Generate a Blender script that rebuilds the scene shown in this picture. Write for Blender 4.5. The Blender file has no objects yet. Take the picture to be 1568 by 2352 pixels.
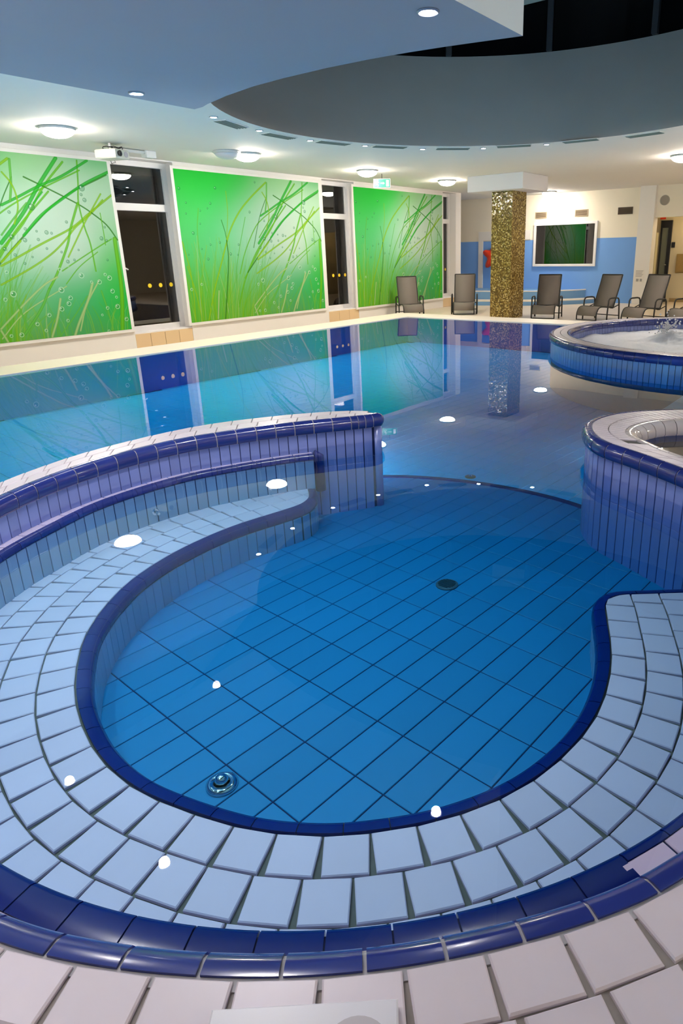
import bpy, math, random
import numpy as np
from mathutils import Vector, Matrix

C = bpy.context.scene.collection
random.seed(7)
PI = math.pi

# ------------------------------------------------------------------ camera, world, exposure
cam_d = bpy.data.cameras.new('camera')
cam = bpy.data.objects.new('camera', cam_d)
C.objects.link(cam)
RIGHT = Vector((0.80763162, 0.58938974, -0.01873252))
DOWN = Vector((0.17273592, -0.26683189, -0.94813662))
FWD = Vector((-0.56382043, 0.76250933, -0.31731065))
m = Matrix.Identity(4)
for i in range(3):
    m[i][0] = RIGHT[i]; m[i][1] = -DOWN[i]; m[i][2] = -FWD[i]
m.translation = (0, 0, 1.25)
cam.matrix_world = m
cam_d.sensor_fit = 'VERTICAL'
cam_d.sensor_height = 36
cam_d.lens = 36 * 1496.52 / 2352
cam_d.shift_x = (784 - 946.735) / 2352
cam_d.shift_y = -(1176 - 1082.16) / 2352
cam_d.clip_start = 0.05
bpy.context.scene.camera = cam

sc = bpy.context.scene
sc.view_settings.view_transform = 'Standard'
sc.view_settings.look = 'None'
sc.view_settings.gamma = 1
sc.view_settings.use_curve_mapping = False
sc.view_settings.exposure = 1.35
sc.cycles.max_bounces = 6
sc.cycles.diffuse_bounces = 3
sc.cycles.glossy_bounces = 3
sc.cycles.transparent_max_bounces = 8
sc.cycles.use_adaptive_sampling = True
sc.cycles.adaptive_threshold = 0.04
sc.cycles.sample_clamp_indirect = 6
sc.cycles.use_denoising = True
sc.cycles.use_light_tree = False

w = bpy.data.worlds.new('night_sky')
sc.world = w
w.use_nodes = True
w.node_tree.nodes['Background'].inputs[0].default_value = (0.01, 0.012, 0.02, 1)
w.node_tree.nodes['Background'].inputs[1].default_value = 0.3

# ------------------------------------------------------------------ materials
MATS = {}
def mat(name, col, rough=0.5, metal=0.0, emit=None, strength=0.0, vary=0.0, coat=0.0, noise=0.0, nscale=20.0, alpha=None):
    if name in MATS: return MATS[name]
    mt = bpy.data.materials.new(name); mt.use_nodes = True
    nt = mt.node_tree; b = nt.nodes['Principled BSDF']
    b.inputs['Base Color'].default_value = (*col, 1)
    b.inputs['Roughness'].default_value = rough
    b.inputs['Metallic'].default_value = metal
    b.inputs['Coat Weight'].default_value = coat
    if emit:
        b.inputs['Emission Color'].default_value = (*emit, 1)
        b.inputs['Emission Strength'].default_value = strength
    if vary or noise:
        hsv = nt.nodes.new('ShaderNodeHueSaturation'); hsv.inputs['Color'].default_value = (*col, 1)
        add = nt.nodes.new('ShaderNodeMath'); add.operation = 'MULTIPLY_ADD'
        oi = nt.nodes.new('ShaderNodeObjectInfo')
        nt.links.new(oi.outputs['Random'], add.inputs[0])
        add.inputs[1].default_value = 2 * vary; add.inputs[2].default_value = 1 - vary
        last = add.outputs[0]
        if noise:
            tc = nt.nodes.new('ShaderNodeTexCoord'); nz = nt.nodes.new('ShaderNodeTexNoise')
            nz.inputs['Scale'].default_value = nscale; nz.inputs['Detail'].default_value = 4
            nt.links.new(tc.outputs['Object'], nz.inputs['Vector'])
            a2 = nt.nodes.new('ShaderNodeMath'); a2.operation = 'MULTIPLY_ADD'
            a2.inputs[1].default_value = 2 * noise
            nt.links.new(nz.outputs['Fac'], a2.inputs[0])
            s2 = nt.nodes.new('ShaderNodeMath'); s2.operation = 'SUBTRACT'; s2.inputs[1].default_value = noise
            nt.links.new(last, s2.inputs[0]); nt.links.new(s2.outputs[0], a2.inputs[2])
            last = a2.outputs[0]
        nt.links.new(last, hsv.inputs['Value'])
        nt.links.new(hsv.outputs['Color'], b.inputs['Base Color'])
    MATS[name] = mt
    return mt

M_COPE = mat('glazed_white_tile', (0.68, 0.60, 0.66), 0.35, vary=0.05, noise=0.06, nscale=9)
M_BENCH = mat('glazed_pale_tile', (0.70, 0.575, 0.74), 0.55, vary=0.04, noise=0.04, nscale=9)
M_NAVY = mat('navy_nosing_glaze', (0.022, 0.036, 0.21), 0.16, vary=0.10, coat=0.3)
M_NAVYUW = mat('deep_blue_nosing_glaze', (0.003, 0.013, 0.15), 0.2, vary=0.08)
M_LILAC = mat('light_blue_wall_glaze', (0.225, 0.275, 0.60), 0.2, vary=0.06)
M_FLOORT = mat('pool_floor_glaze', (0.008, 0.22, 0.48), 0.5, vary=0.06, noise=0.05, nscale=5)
M_GROUT = mat('grey_grout', (0.13, 0.12, 0.11), 0.9, noise=0.2, nscale=30)
M_GROUTL = mat('beige_grout', (0.30, 0.26, 0.24), 0.9, noise=0.2, nscale=30)
M_GROUTB = mat('dark_blue_grout', (0.006, 0.015, 0.08), 0.9)
M_RIMBODY = mat('blue_rim_back', (0.05, 0.12, 0.35), 0.4)
M_WHITE = mat('white_paint', (0.80, 0.76, 0.72), 0.6, noise=0.02, nscale=3)
M_CEIL = mat('ceiling_paint', (0.78, 0.75, 0.70), 0.8, noise=0.02, nscale=2)
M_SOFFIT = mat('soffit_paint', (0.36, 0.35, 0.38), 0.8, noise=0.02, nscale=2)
M_DRUM = mat('grey_drum_paint', (0.80, 0.76, 0.76), 0.8, noise=0.04, nscale=2)
M_DECK = mat('cream_floor_tile', (0.72, 0.60, 0.46), 0.35, noise=0.06, nscale=2.5)
M_EDGE = mat('cream_pool_edge', (0.82, 0.72, 0.60), 0.4, noise=0.03, nscale=3)
M_BROWN = mat('brown_slot', (0.42, 0.26, 0.16), 0.7)
M_PLINTH = mat('beige_plinth_tile', (0.72, 0.52, 0.30), 0.35, vary=0.05)
M_PVC = mat('white_window_frame', (0.80, 0.77, 0.76), 0.35)
M_BLUEWALL = mat('blue_wall_paint', (0.17, 0.37, 0.80), 0.7, noise=0.03, nscale=2)
M_CREAMWALL = mat('cream_wall_paint', (0.86, 0.78, 0.64), 0.7, noise=0.02, nscale=2)
M_YEL = mat('yellow_dot', (0.9, 0.62, 0.02), 0.4)
M_DARK = mat('dark_frame_metal', (0.022, 0.020, 0.018), 0.4, metal=0.3)
M_SLING = mat('grey_sling_mesh', (0.165, 0.138, 0.115), 0.75, noise=0.25, nscale=260)
M_LAMP = mat('lamp_glass', (1, 1, 1), 0.4, emit=(1.0, 0.90, 0.78), strength=62)
M_LAMPOFF = mat('unlit_lamp_glass', (0.62, 0.62, 0.66), 0.3)
M_LAMPRIM = mat('lamp_base_ring', (0.55, 0.55, 0.55), 0.4)
M_LED = mat('downlight_lens', (1, 1, 1), 0.3, emit=(0.93, 0.93, 1.0), strength=60)
M_LEDRIM = mat('downlight_trim', (0.35, 0.35, 0.4), 0.3, metal=0.6)
M_VENT = mat('grey_green_vent', (0.20, 0.23, 0.20), 0.6)
M_CHROME = mat('chrome', (0.75, 0.78, 0.8), 0.08, metal=1)
M_BLACK = mat('black_plastic', (0.012, 0.012, 0.014), 0.4)
M_NIGHT = mat('night_black', (0.002, 0.002, 0.003), 0.5)
M_PLASTIC = mat('white_plastic', (0.72, 0.70, 0.76), 0.3)
M_PGREY = mat('pale_grey_plastic', (0.50, 0.46, 0.50), 0.4)
M_RED = mat('glossy_red', (0.85, 0.05, 0.012), 0.3)
M_FOAM = mat('white_foam', (0.80, 0.80, 0.86), 0.5, noise=0.12, nscale=30)

def glass_mat(name, tint, refl, rough=0.0, ior=1.45, bump=0.0, col=(1, 1, 1)):
    mt = bpy.data.materials.new(name); mt.use_nodes = True
    nt = mt.node_tree; nt.nodes.clear()
    out = nt.nodes.new('ShaderNodeOutputMaterial'); mix = nt.nodes.new('ShaderNodeMixShader')
    tr = nt.nodes.new('ShaderNodeBsdfTransparent'); gl = nt.nodes.new('ShaderNodeBsdfGlossy')
    tr.inputs[0].default_value = (*tint, 1); gl.inputs['Roughness'].default_value = rough
    gl.inputs['Color'].default_value = (*col, 1)
    fr = nt.nodes.new('ShaderNodeFresnel'); fr.inputs[0].default_value = ior
    mu = nt.nodes.new('ShaderNodeMath'); mu.operation = 'MULTIPLY'; mu.inputs[1].default_value = refl; mu.use_clamp = True
    nt.links.new(fr.outputs[0], mu.inputs[0]); nt.links.new(mu.outputs[0], mix.inputs[0])
    nt.links.new(tr.outputs[0], mix.inputs[1]); nt.links.new(gl.outputs[0], mix.inputs[2])
    nt.links.new(mix.outputs[0], out.inputs['Surface'])
    if bump:
        tc = nt.nodes.new('ShaderNodeTexCoord'); nz = nt.nodes.new('ShaderNodeTexNoise')
        nz.inputs['Scale'].default_value = 2.2; nz.inputs['Detail'].default_value = 1
        bp = nt.nodes.new('ShaderNodeBump'); bp.inputs['Strength'].default_value = bump; bp.inputs['Distance'].default_value = 0.01
        nt.links.new(tc.outputs['Object'], nz.inputs['Vector']); nt.links.new(nz.outputs['Fac'], bp.inputs['Height'])
        nt.links.new(bp.outputs[0], gl.inputs['Normal'])
    return mt, nt, out
M_WATER, wnt, wout = glass_mat('still_pool_water', (1, 1, 1), 1.0, ior=1.33, bump=0.03)
va = wnt.nodes.new('ShaderNodeVolumeAbsorption')
va.inputs['Color'].default_value = (0.10, 0.82, 0.965, 1); va.inputs['Density'].default_value = 1.0
wnt.links.new(va.outputs[0], wout.inputs['Volume'])
M_WATER2, _, _ = glass_mat('small_pool_water', (0.75, 0.85, 1), 1.0, ior=1.33)
M_GLASS, _, _ = glass_mat('window_glass', (0.55, 0.55, 0.55), 1.6, ior=1.5)
M_GLASSD, _, _ = glass_mat('dark_window_glass', (0.20, 0.20, 0.20), 3.2, ior=1.5)

def mosaic_mat():
    mt = bpy.data.materials.new('gold_brown_mosaic'); mt.use_nodes = True
    nt = mt.node_tree; b = nt.nodes['Principled BSDF']
    tc = nt.nodes.new('ShaderNodeTexCoord')
    sc_ = nt.nodes.new('ShaderNodeVectorMath'); sc_.operation = 'SCALE'; sc_.inputs['Scale'].default_value = 42
    fl = nt.nodes.new('ShaderNodeVectorMath'); fl.operation = 'FLOOR'
    wn = nt.nodes.new('ShaderNodeTexWhiteNoise'); wn.noise_dimensions = '3D'
    cr = nt.nodes.new('ShaderNodeValToRGB'); e = cr.color_ramp.elements
    cr.color_ramp.interpolation = 'CONSTANT'
    e[0].position = 0; e[0].color = (0.11, 0.065, 0.015, 1)
    e[1].position = 0.3; e[1].color = (0.17, 0.10, 0.02, 1)
    for p, c in ((0.55, (0.28, 0.19, 0.05)), (0.75, (0.42, 0.29, 0.08)), (0.92, (0.62, 0.48, 0.20))):
        q = e.new(p); q.color = (*c, 1)
    fr = nt.nodes.new('ShaderNodeVectorMath'); fr.operation = 'FRACTION'
    nt.links.new(tc.outputs['Object'], sc_.inputs[0]); nt.links.new(sc_.outputs[0], fl.inputs[0])
    nt.links.new(sc_.outputs[0], fr.inputs[0])
    nt.links.new(fl.outputs[0], wn.inputs['Vector']); nt.links.new(wn.outputs['Value'], cr.inputs[0])
    nt.links.new(cr.outputs[0], b.inputs['Base Color'])
    b.inputs['Roughness'].default_value = 0.14
    ge = nt.nodes.new('ShaderNodeNewGeometry'); sub_ = nt.nodes.new('ShaderNodeVectorMath'); sub_.operation = 'MULTIPLY_ADD'
    sub_.inputs[1].default_value = (.16, .16, .16); sub_.inputs[2].default_value = (-.08, -.08, -.08)
    ad = nt.nodes.new('ShaderNodeVectorMath'); nm = nt.nodes.new('ShaderNodeVectorMath'); nm.operation = 'NORMALIZE'
    nt.links.new(wn.outputs['Color'], sub_.inputs[0]); nt.links.new(sub_.outputs[0], ad.inputs[0]); nt.links.new(ge.outputs['Normal'], ad.inputs[1])
    nt.links.new(ad.outputs[0], nm.inputs[0]); nt.links.new(nm.outputs[0], b.inputs['Normal'])
    return mt
M_MOSAIC = mosaic_mat()

# ------------------------------------------------------------------ building helpers
def mesh(name, vs, fs, mt, smooth=False):
    me = bpy.data.meshes.new(name)
    me.from_pydata([tuple(map(float, v)) for v in vs], [], fs)
    if isinstance(mt, (list, tuple)):
        for q in mt: me.materials.append(q)
    else: me.materials.append(mt)
    if smooth: me.shade_smooth()
    me.update()
    return me
def link(name, me, parent=None):
    o = bpy.data.objects.new(name, me); C.objects.link(o)
    if parent: o.parent = parent
    return o
def obj(name, vs, fs, mt, parent=None, smooth=False):
    return link(name, mesh(name, vs, fs, mt, smooth), parent)
def tag(o, label=None, cat=None, group=None, kind=None):
    if label: o['label'] = label
    if cat: o['category'] = cat
    if group: o['group'] = group
    if kind: o['kind'] = kind
    return o
def empty(name, loc=(0, 0, 0), rz=0.0):
    o = bpy.data.objects.new(name, None); C.objects.link(o)
    o.location = loc; o.rotation_euler = (0, 0, rz); o.empty_display_size = 0.1
    return o
class MB:
    def __init__(s): s.v = []; s.f = []
    def add(s, vs, fs):
        n = len(s.v); s.v += [tuple(v) for v in vs]; s.f += [tuple(i + n for i in f) for f in fs]; return s
    def box(s, a, b, c=0.0):
        x0, y0, z0 = a; x1, y1, z1 = b
        if c <= 0:
            vs = [(x0, y0, z0), (x1, y0, z0), (x1, y1, z0), (x0, y1, z0), (x0, y0, z1), (x1, y0, z1), (x1, y1, z1), (x0, y1, z1)]
            fs = [(3, 2, 1, 0), (4, 5, 6, 7), (0, 1, 5, 4), (1, 2, 6, 5), (2, 3, 7, 6), (3, 0, 4, 7)]
        else:
            vs = []; 
            for z, d in ((z0, c), (z0 + c, 0), (z1 - c, 0), (z1, c)):
                vs += [(x0 + d, y0 + d, z), (x1 - d, y0 + d, z), (x1 - d, y1 - d, z), (x0 + d, y1 - d, z)]
            fs = [(3, 2, 1, 0), (12, 13, 14, 15)]
            for k in range(3):
                for i in range(4):
                    j = (i + 1) % 4; fs.append((k * 4 + i, k * 4 + j, k * 4 + 4 + j, k * 4 + 4 + i))
        return s.add(vs, fs)
    def tube(s, pts, r, n=8, closed=False):
        pts = [Vector(p) for p in pts]; N = len(pts); vs = []; up = Vector((0, 0, 1)); prev = None
        for i, p in enumerate(pts):
            if closed: t = pts[(i + 1) % N] - pts[i - 1]
            else: t = pts[min(i + 1, N - 1)] - pts[max(i - 1, 0)]
            t.normalize()
            if prev is None:
                a = t.cross(up)
                if a.length < 0.1: a = t.cross(Vector((1, 0, 0)))
            else: a = prev - t * prev.dot(t)
            a.normalize(); prev = a; b = t.cross(a)
            rr = r[i] if isinstance(r, (list, tuple)) else r
            for k in range(n):
                q = 2 * PI * k / n; vs.append(p + (a * math.cos(q) + b * math.sin(q)) * rr)
        fs = []
        for i in range(N if closed else N - 1):
            for k in range(n):
                j = (i + 1) % N; l = (k + 1) % n
                fs.append((i * n + k, i * n + l, j * n + l, j * n + k))
        if not closed:
            fs.append(tuple(range(n))[::-1]); fs.append(tuple((N - 1) * n + k for k in range(n)))
        return s.add(vs, fs)
    def lathe(s, c, prof, n=24):
        vs = []; fs = []
        for r, z in prof:
            for k in range(n): vs.append((c[0] + r * math.cos(2 * PI * k / n), c[1] + r * math.sin(2 * PI * k / n), c[2] + z))
        for i in range(len(prof) - 1):
            for k in range(n):
                l = (k + 1) % n; fs.append((i * n + k, i * n + l, (i + 1) * n + l, (i + 1) * n + k))
        fs.append(tuple(range(n))[::-1]); fs.append(tuple((len(prof) - 1) * n + k for k in range(n)))
        return s.add(vs, fs)
    def prism(s, poly, z0, z1):
        n = len(poly)
        vs = [(*p, z0) for p in poly] + [(*p, z1) for p in poly]
        fs = [tuple(range(n))[::-1], tuple(range(n, 2 * n))] + [(i, (i + 1) % n, n + (i + 1) % n, n + i) for i in range(n)]
        return s.add(vs, fs)
    def build(s, name, mt, parent=None, smooth=False): return obj(name, s.v, s.f, mt, parent, smooth)
def box(name, a, b, mt, parent=None, c=0.0): return MB().box(a, b, c).build(name, mt, parent)

class Curve:
    """a smooth plan curve, walked by arc length; off > 0 is to its left (towards the pool)"""
    def __init__(s, pts, smooth=25, step=0.02):
        P = [np.array(p, float) for p in pts]; Q = []
        P = [2 * P[0] - P[1]] + P + [2 * P[-1] - P[-2]]
        for i in range(1, len(P) - 2):
            a, b, c, d = P[i - 1:i + 3]
            for t in np.linspace(0, 1, 12, endpoint=False):
                Q.append(0.5 * (2 * b + (c - a) * t + (2 * a - 5 * b + 4 * c - d) * t * t + (3 * b - a - 3 * c + d) * t ** 3))
        Q.append(P[-2]); Q = np.array(Q)
        def resample(Q):
            L = np.r_[0, np.cumsum(np.hypot(*np.diff(Q, axis=0).T))]; n = max(4, int(L[-1] / step))
            u = np.linspace(0, L[-1], n + 1)
            return np.c_[np.interp(u, L, Q[:, 0]), np.interp(u, L, Q[:, 1])]
        Q = resample(Q)
        for _ in range(smooth): Q[1:-1] = 0.25 * Q[:-2] + 0.5 * Q[1:-1] + 0.25 * Q[2:]
        Q = resample(Q)
        s.Q = Q; s.S = np.r_[0, np.cumsum(np.hypot(*np.diff(Q, axis=0).T))]; s.L = float(s.S[-1])
        T = np.gradient(Q, axis=0); T /= np.hypot(T[:, 0], T[:, 1])[:, None]; s.T = T
    def p(s, u, off=0.0):
        x = np.interp(u, s.S, s.Q[:, 0]); y = np.interp(u, s.S, s.Q[:, 1])
        tx = np.interp(u, s.S, s.T[:, 0]); ty = np.interp(u, s.S, s.T[:, 1]); l = math.hypot(tx, ty)
        return (float(x - ty / l * off), float(y + tx / l * off))
    def ang(s, u):
        tx = np.interp(u, s.S, s.T[:, 0]); ty = np.interp(u, s.S, s.T[:, 1]); return math.atan2(ty, tx)
    def near(s, x, y):
        return float(s.S[np.argmin((s.Q[:, 0] - x) ** 2 + (s.Q[:, 1] - y) ** 2)])
def sweep(cv, s0, s1, prof, ds=0.04, ends=True):
    """closed profile of (off, z) pairs swept along a curve"""
    n = max(1, int(math.ceil((s1 - s0) / ds))); m = len(prof); vs = []; fs = []
    for i in range(n + 1):
        u = s0 + (s1 - s0) * i / n
        for off, z in prof: vs.append((*cv.p(u, off), z))
    for i in range(n):
        for k in range(m):
            l = (k + 1) % m; fs.append((i * m + k, i * m + l, (i + 1) * m + l, (i + 1) * m + k))
    if ends: fs.append(tuple(range(m))[::-1]); fs.append(tuple(n * m + k for k in range(m)))
    return vs, fs
def fixed(me):
    """consistent outward normals"""
    import bmesh
    bm = bmesh.new(); bm.from_mesh(me); bmesh.ops.recalc_face_normals(bm, faces=bm.faces); bm.to_mesh(me); bm.free(); return me
def swept(name, cv, s0, s1, prof, mt, parent=None, ds=0.04, smooth=False):
    vs, fs = sweep(cv, s0, s1, prof, ds)
    o = obj(name, vs, fs, mt, parent, smooth); fixed(o.data)
    if smooth: o.data.set_sharp_from_angle(angle=math.radians(50))
    return o
PLATES = {}
def plate(w, d, t, mt, c=0.003):
    """a flat tile, centred in x, from y=0 to y=-d, top at z=0"""
    k = (round(w, 4), round(d, 4), round(t, 4), mt.name)
    if k not in PLATES:
        mb = MB()
        x = w / 2
        vs = [(-x, -d, -t), (x, -d, -t), (x, 0, -t), (-x, 0, -t), (-x, -d, -c), (x, -d, -c), (x, 0, -c), (-x, 0, -c),
              (-x + c, -d + c, 0), (x - c, -d + c, 0), (x - c, -c, 0), (-x + c, -c, 0)]
        fs = [(3, 2, 1, 0)] + [(a + i, a + (i + 1) % 4, a + 4 + (i + 1) % 4, a + 4 + i) for a in (0, 4) for i in range(4)] + [(8, 9, 10, 11)]
        PLATES[k] = mesh('tile', vs, fs, mt)
    return PLATES[k]
def flat_row(cv, s0, s1, pitch, off, w, d, z, mt, parent, phase=0.0, name='tile', limit=None):
    """rigid rectangular tiles along a curve, from off outwards (to the right) by d: wedge joints on a bend"""
    u = s0 + pitch * (0.5 + phase); k = 0
    while u + pitch / 2 <= s1 + 1e-6:
        o = link(name, plate(w, d, 0.012, mt), parent)
        p = cv.p(u, off); a = cv.ang(u)
        jit = random.uniform(-0.0008, 0.0008)
        o.location = (p[0], p[1], z + jit); o.rotation_euler = (random.uniform(-.004, .004), random.uniform(-.004, .004), a)
        u += pitch; k += 1
    return k
def wall_row(cv, s0, s1, pitch, off, w, h, ztop, mt, parent, phase=0.0, name='tile'):
    """upright tiles facing left of the curve"""
    u = s0 + pitch * (0.5 + phase)
    while u + pitch / 2 <= s1 + 1e-6:
        o = link(name, plate(w, h, 0.010, mt, 0.002), parent)
        p = cv.p(u, off); a = cv.ang(u)
        t = Vector((math.cos(a), math.sin(a), 0)); n = Vector((-math.sin(a), math.cos(a), 0)); up = Vector((0, 0, 1))
        # local x -> -t, y -> up, z -> n
        o.matrix_local = Matrix(((-t.x, up.x, n.x, p[0]), (-t.y, up.y, n.y, p[1]), (-t.z, up.z, n.z, ztop), (0, 0, 0, 1)))
        u += pitch
def quad_tile(c4, z1, t, mt, parent, name='tile', c=0.003):
    """a tile cut to four plan corners"""
    m0 = np.mean(np.array(c4), axis=0)
    ins = [tuple(np.array(p) + (m0 - np.array(p)) / max(np.hypot(*(m0 - np.array(p))), 1e-6) * c * 1.4) for p in c4]
    vs = [(*p, z1 - t) for p in c4] + [(*p, z1 - c) for p in c4] + [(*p, z1) for p in ins]
    fs = [(3, 2, 1, 0)] + [(a + i, a + (i + 1) % 4, a + 4 + (i + 1) % 4, a + 4 + i) for a in (0, 4) for i in range(4)] + [(8, 9, 10, 11)]
    o = obj(name, vs, fs, mt, parent); fixed(o.data); return o
def ruled_tiles(A, B, a0, a1, b0, b1, count, rows, z, mt, parent, gap=0.005, stagger=0.0, name='tile'):
    """tiles between two curves; rows = list of (f0, f1) fractions from A to B"""
    def P(u, f):
        pa = np.array(A.p(a0 + (a1 - a0) * u)); pb = np.array(B.p(b0 + (b1 - b0) * u)); return pa + (pb - pa) * f
    for r, (f0, f1) in enumerate(rows):
        for i in range(count):
            u0 = (i + stagger * r) / count; u1 = (i + 1 + stagger * r) / count
            if u1 > 1: continue
            w = np.hypot(*(P(u1, f0) - P(u0, f0))); g = min(0.4, gap / max(w, 1e-3)) * (u1 - u0) / 2
            w2 = np.hypot(*(P(u1, f1) - P(u0, f1))); g2 = min(0.4, gap / max(w2, 1e-3)) * (u1 - u0) / 2
            quad_tile([P(u0 + g, f0), P(u1 - g, f0), P(u1 - g2, f1), P(u0 + g2, f1)], z, 0.012, mt, parent, name)
def ruled_body(name, A, B, a0, a1, b0, b1, z0, z1, mt, parent=None, n=60):
    PA = [A.p(a0 + (a1 - a0) * i / n) for i in range(n + 1)]; PB = [B.p(b0 + (b1 - b0) * i / n) for i in range(n + 1)]
    vs = []; fs = []
    for i in range(n + 1):
        a, b = PA[i], PB[i]; vs += [(*a, z0), (*a, z1), (*b, z1), (*b, z0)]
    for i in range(n):
        for k in range(4):
            l = (k + 1) % 4; fs.append((i * 4 + k, i * 4 + l, i * 4 + 4 + l, i * 4 + 4 + k))
    fs.append((3, 2, 1, 0)); fs.append(tuple(n * 4 + k for k in range(4)))
    o = obj(name, vs, fs, mt, parent); fixed(o.data); return o

# ------------------------------------------------------------------ the room (water level is z = 0, the deck lies lower)
DZ = -0.19            # deck
CZ = 2.785            # ceiling
WX = -10.30           # mural wall
BY = 18.63            # blue back wall
SZ = 2.26             # soffit

def st(o, label=None, cat=None): return tag(o, label, cat, kind='structure')

# deck floor around the raised pool
mb = MB(); mb.box((-12.4, -3.4, DZ - 0.1), (-8.9, 22, DZ)); mb.box((-8.9, 11.7, DZ - 0.1), (6, 22, DZ)); mb.box((-8.9, -3.4, -0.9), (6, 11.7, -0.62))
st(mb.build('floor', M_DECK), 'cream tiled deck floor behind the raised pool edge', 'floor')
# raised rim of the big pool
mb = MB(); mb.box((-8.90, -1.2, DZ), (-8.22, 11.70, 0.012), 0.006); mb.box((-8.22, 11.05, DZ), (3.4, 11.70, 0.012), 0.006)
st(mb.build('pool_edge', M_EDGE), 'raised smooth cream rim around the rectangular pool', 'pool edge')
mb = MB(); mb.box((-8.935, -1.2, DZ), (-8.90, 11.735, -0.001)); mb.box((-8.90, 11.70, DZ), (3.4, 11.735, -0.001))
st(mb.build('trim_1', M_BROWN), 'thin brown line along the outer pool edge', 'trim')
# tank walls and floor below the water
mb = MB(); mb.box((-8.40, -1.2, -0.62), (-8.215, 11.2, -0.02)); mb.box((-8.3, 11.045, -0.62), (3.4, 11.2, -0.02)); mb.box((3.2, -1.2, -0.62), (3.4, 11.2, -0.02))
st(mb.build('pool_wall', mat('tank_wall_blue', (0.02, 0.13, 0.42), 0.4)), 'dark blue submerged wall of the rectangular pool', 'pool wall')

# ---- ceiling with the round opening
def circ(cx, cy, r, a0, a1, n): return [(cx + r * math.cos(math.radians(a0 + (a1 - a0) * i / n)), cy + r * math.sin(math.radians(a0 + (a1 - a0) * i / n))) for i in range(n + 1)]
s_ = 1.15
OC = (-3.35 * s_, 6.08 * s_); OR = 2.70 * s_
low = circ(OC[0], OC[1], OR, 232, 0, 64)                # over the far side, clockwise
low = [(low[0][0], 1.0)] + low + [(OC[0] + OR, -1.5), (low[0][0], -1.5)]
def ringpoly(inner, outer_box, z):
    pass
# ceiling = big rectangle minus opening, as a fan between the outline and the box
X0, X1, Y0, Y1 = -12.4, 6.0, -3.4, 22.0
def boxhit(p, c):
    dx, dy = p[0] - c[0], p[1] - c[1]; t = 1e9
    if dx > 1e-9: t = min(t, (X1 - c[0]) / dx)
    if dx < -1e-9: t = min(t, (X0 - c[0]) / dx)
    if dy > 1e-9: t = min(t, (Y1 - c[1]) / dy)
    if dy < -1e-9: t = min(t, (Y0 - c[1]) / dy)
    return (c[0] + dx * t, c[1] + dy * t)
cc = (OC[0], 4.0)
dense = []
for i in range(len(low)):
    a, b = low[i], low[(i + 1) % len(low)]; L = math.hypot(b[0] - a[0], b[1] - a[1]); n = max(1, int(L / 0.3))
    dense += [(a[0] + (b[0] - a[0]) * k / n, a[1] + (b[1] - a[1]) * k / n) for k in range(n)]
n = len(dense); vs = []
for p in dense:
    q = boxhit(p, cc); vs += [(*p, CZ), (*q, CZ), (*p, CZ + 0.12)]
fs = []
for i in range(n):
    j = (i + 1) % n
    fs += [(3 * i, 3 * i + 1, 3 * j + 1, 3 * j)]
for cx_, cy_ in ((X0, Y0), (X1, Y0), (X1, Y1), (X0, Y1)):   # close the corners
    i = min(range(n), key=lambda k: math.hypot(vs[3 * k + 1][0] - cx_, vs[3 * k + 1][1] - cy_))
    for i2 in (i - 1, i):
        a = vs[3 * (i2 % n) + 1]; b = vs[3 * ((i2 + 1) % n) + 1]
        if abs(a[0] - b[0]) > 1e-6 and abs(a[1] - b[1]) > 1e-6:
            vs.append((cx_, cy_, CZ)); fs.append((3 * (i2 % n) + 1, len(vs) - 1, 3 * ((i2 + 1) % n) + 1))
st(obj('ceiling', vs, fs, M_CEIL), 'white ceiling with a large round opening over the pool', 'ceiling')
# flared grey drum above the opening
UR = 3.85 * s_; UZ = 4.30
def flare(p, k):
    d = np.array([p[0] - OC[0], p[1] - OC[1]])
    if p[1] < 1.5: return (p[0] + (0.9 * k if p[0] > OC[0] else -0.9 * k), p[1])
    d = d / max(np.hypot(*d), 1e-6); r = (UR - OR) * k
    return (p[0] + d[0] * r, p[1] + d[1] * r)
N_ = 6; vs = []; fs = []
for p in dense:
    for k in range(N_ + 1): vs.append((*flare(p, k / N_), CZ + (UZ - CZ) * k / N_))
for i in range(n):
    j = (i + 1) % n
    for k in range(N_): fs.append((i * (N_ + 1) + k, j * (N_ + 1) + k, j * (N_ + 1) + k + 1, i * (N_ + 1) + k + 1))
st(obj('ceiling_drum', vs, fs, M_DRUM, smooth=True), 'grey flared wall rising from the round ceiling opening', 'ceiling drum')
# glazed roof lantern over the drum: dark panes, mullions and rings as parts
top = [flare(p, 1.0) for p in dense]
lan = st(empty('roof_lantern', (0, 0, 0)), 'dark glazed roof lantern above the grey drum at night', 'roof lantern')
vs = [(*p, UZ) for p in top] + [(*p, UZ + 1.9) for p in top]
obj('glass_wall', vs, [(i, (i + 1) % n, n + (i + 1) % n, n + i) for i in range(n)], mat('night_glass', (0.003, 0.003, 0.004), 0.12), lan)
obj('roof_panel', [(*p, UZ + 1.9) for p in top], [tuple(range(n))], mat('night_roof', (0.004, 0.004, 0.005), 0.5), lan)
mat('dark_mullion', (0.03, 0.032, 0.042), 0.5)
for k in range(10):
    a = math.radians(216 - 21.3 * k); q = (OC[0] + (UR - .05) * math.cos(a), OC[1] + (UR - .05) * math.sin(a))
    mu = MB().box((-.04, -.045, 0), (.04, .045, 1.9), .006).build('mullion', MATS['dark_mullion'], lan); mu.location = (q[0], q[1], UZ); mu.rotation_euler = (0, 0, a)
def on_ring(a, r=UR - .02): a = math.radians(a); return (OC[0] + r * math.cos(a), OC[1] + r * math.sin(a))
obj('roof_patch', [(*on_ring(119), 4.93), (*on_ring(110.3), 5.02), (*on_ring(110.3), 5.45), (*on_ring(119), 5.45)], [(0, 1, 2, 3)], mat('grey_green_panel', (.45, .52, .48), .7), lan)
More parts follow.
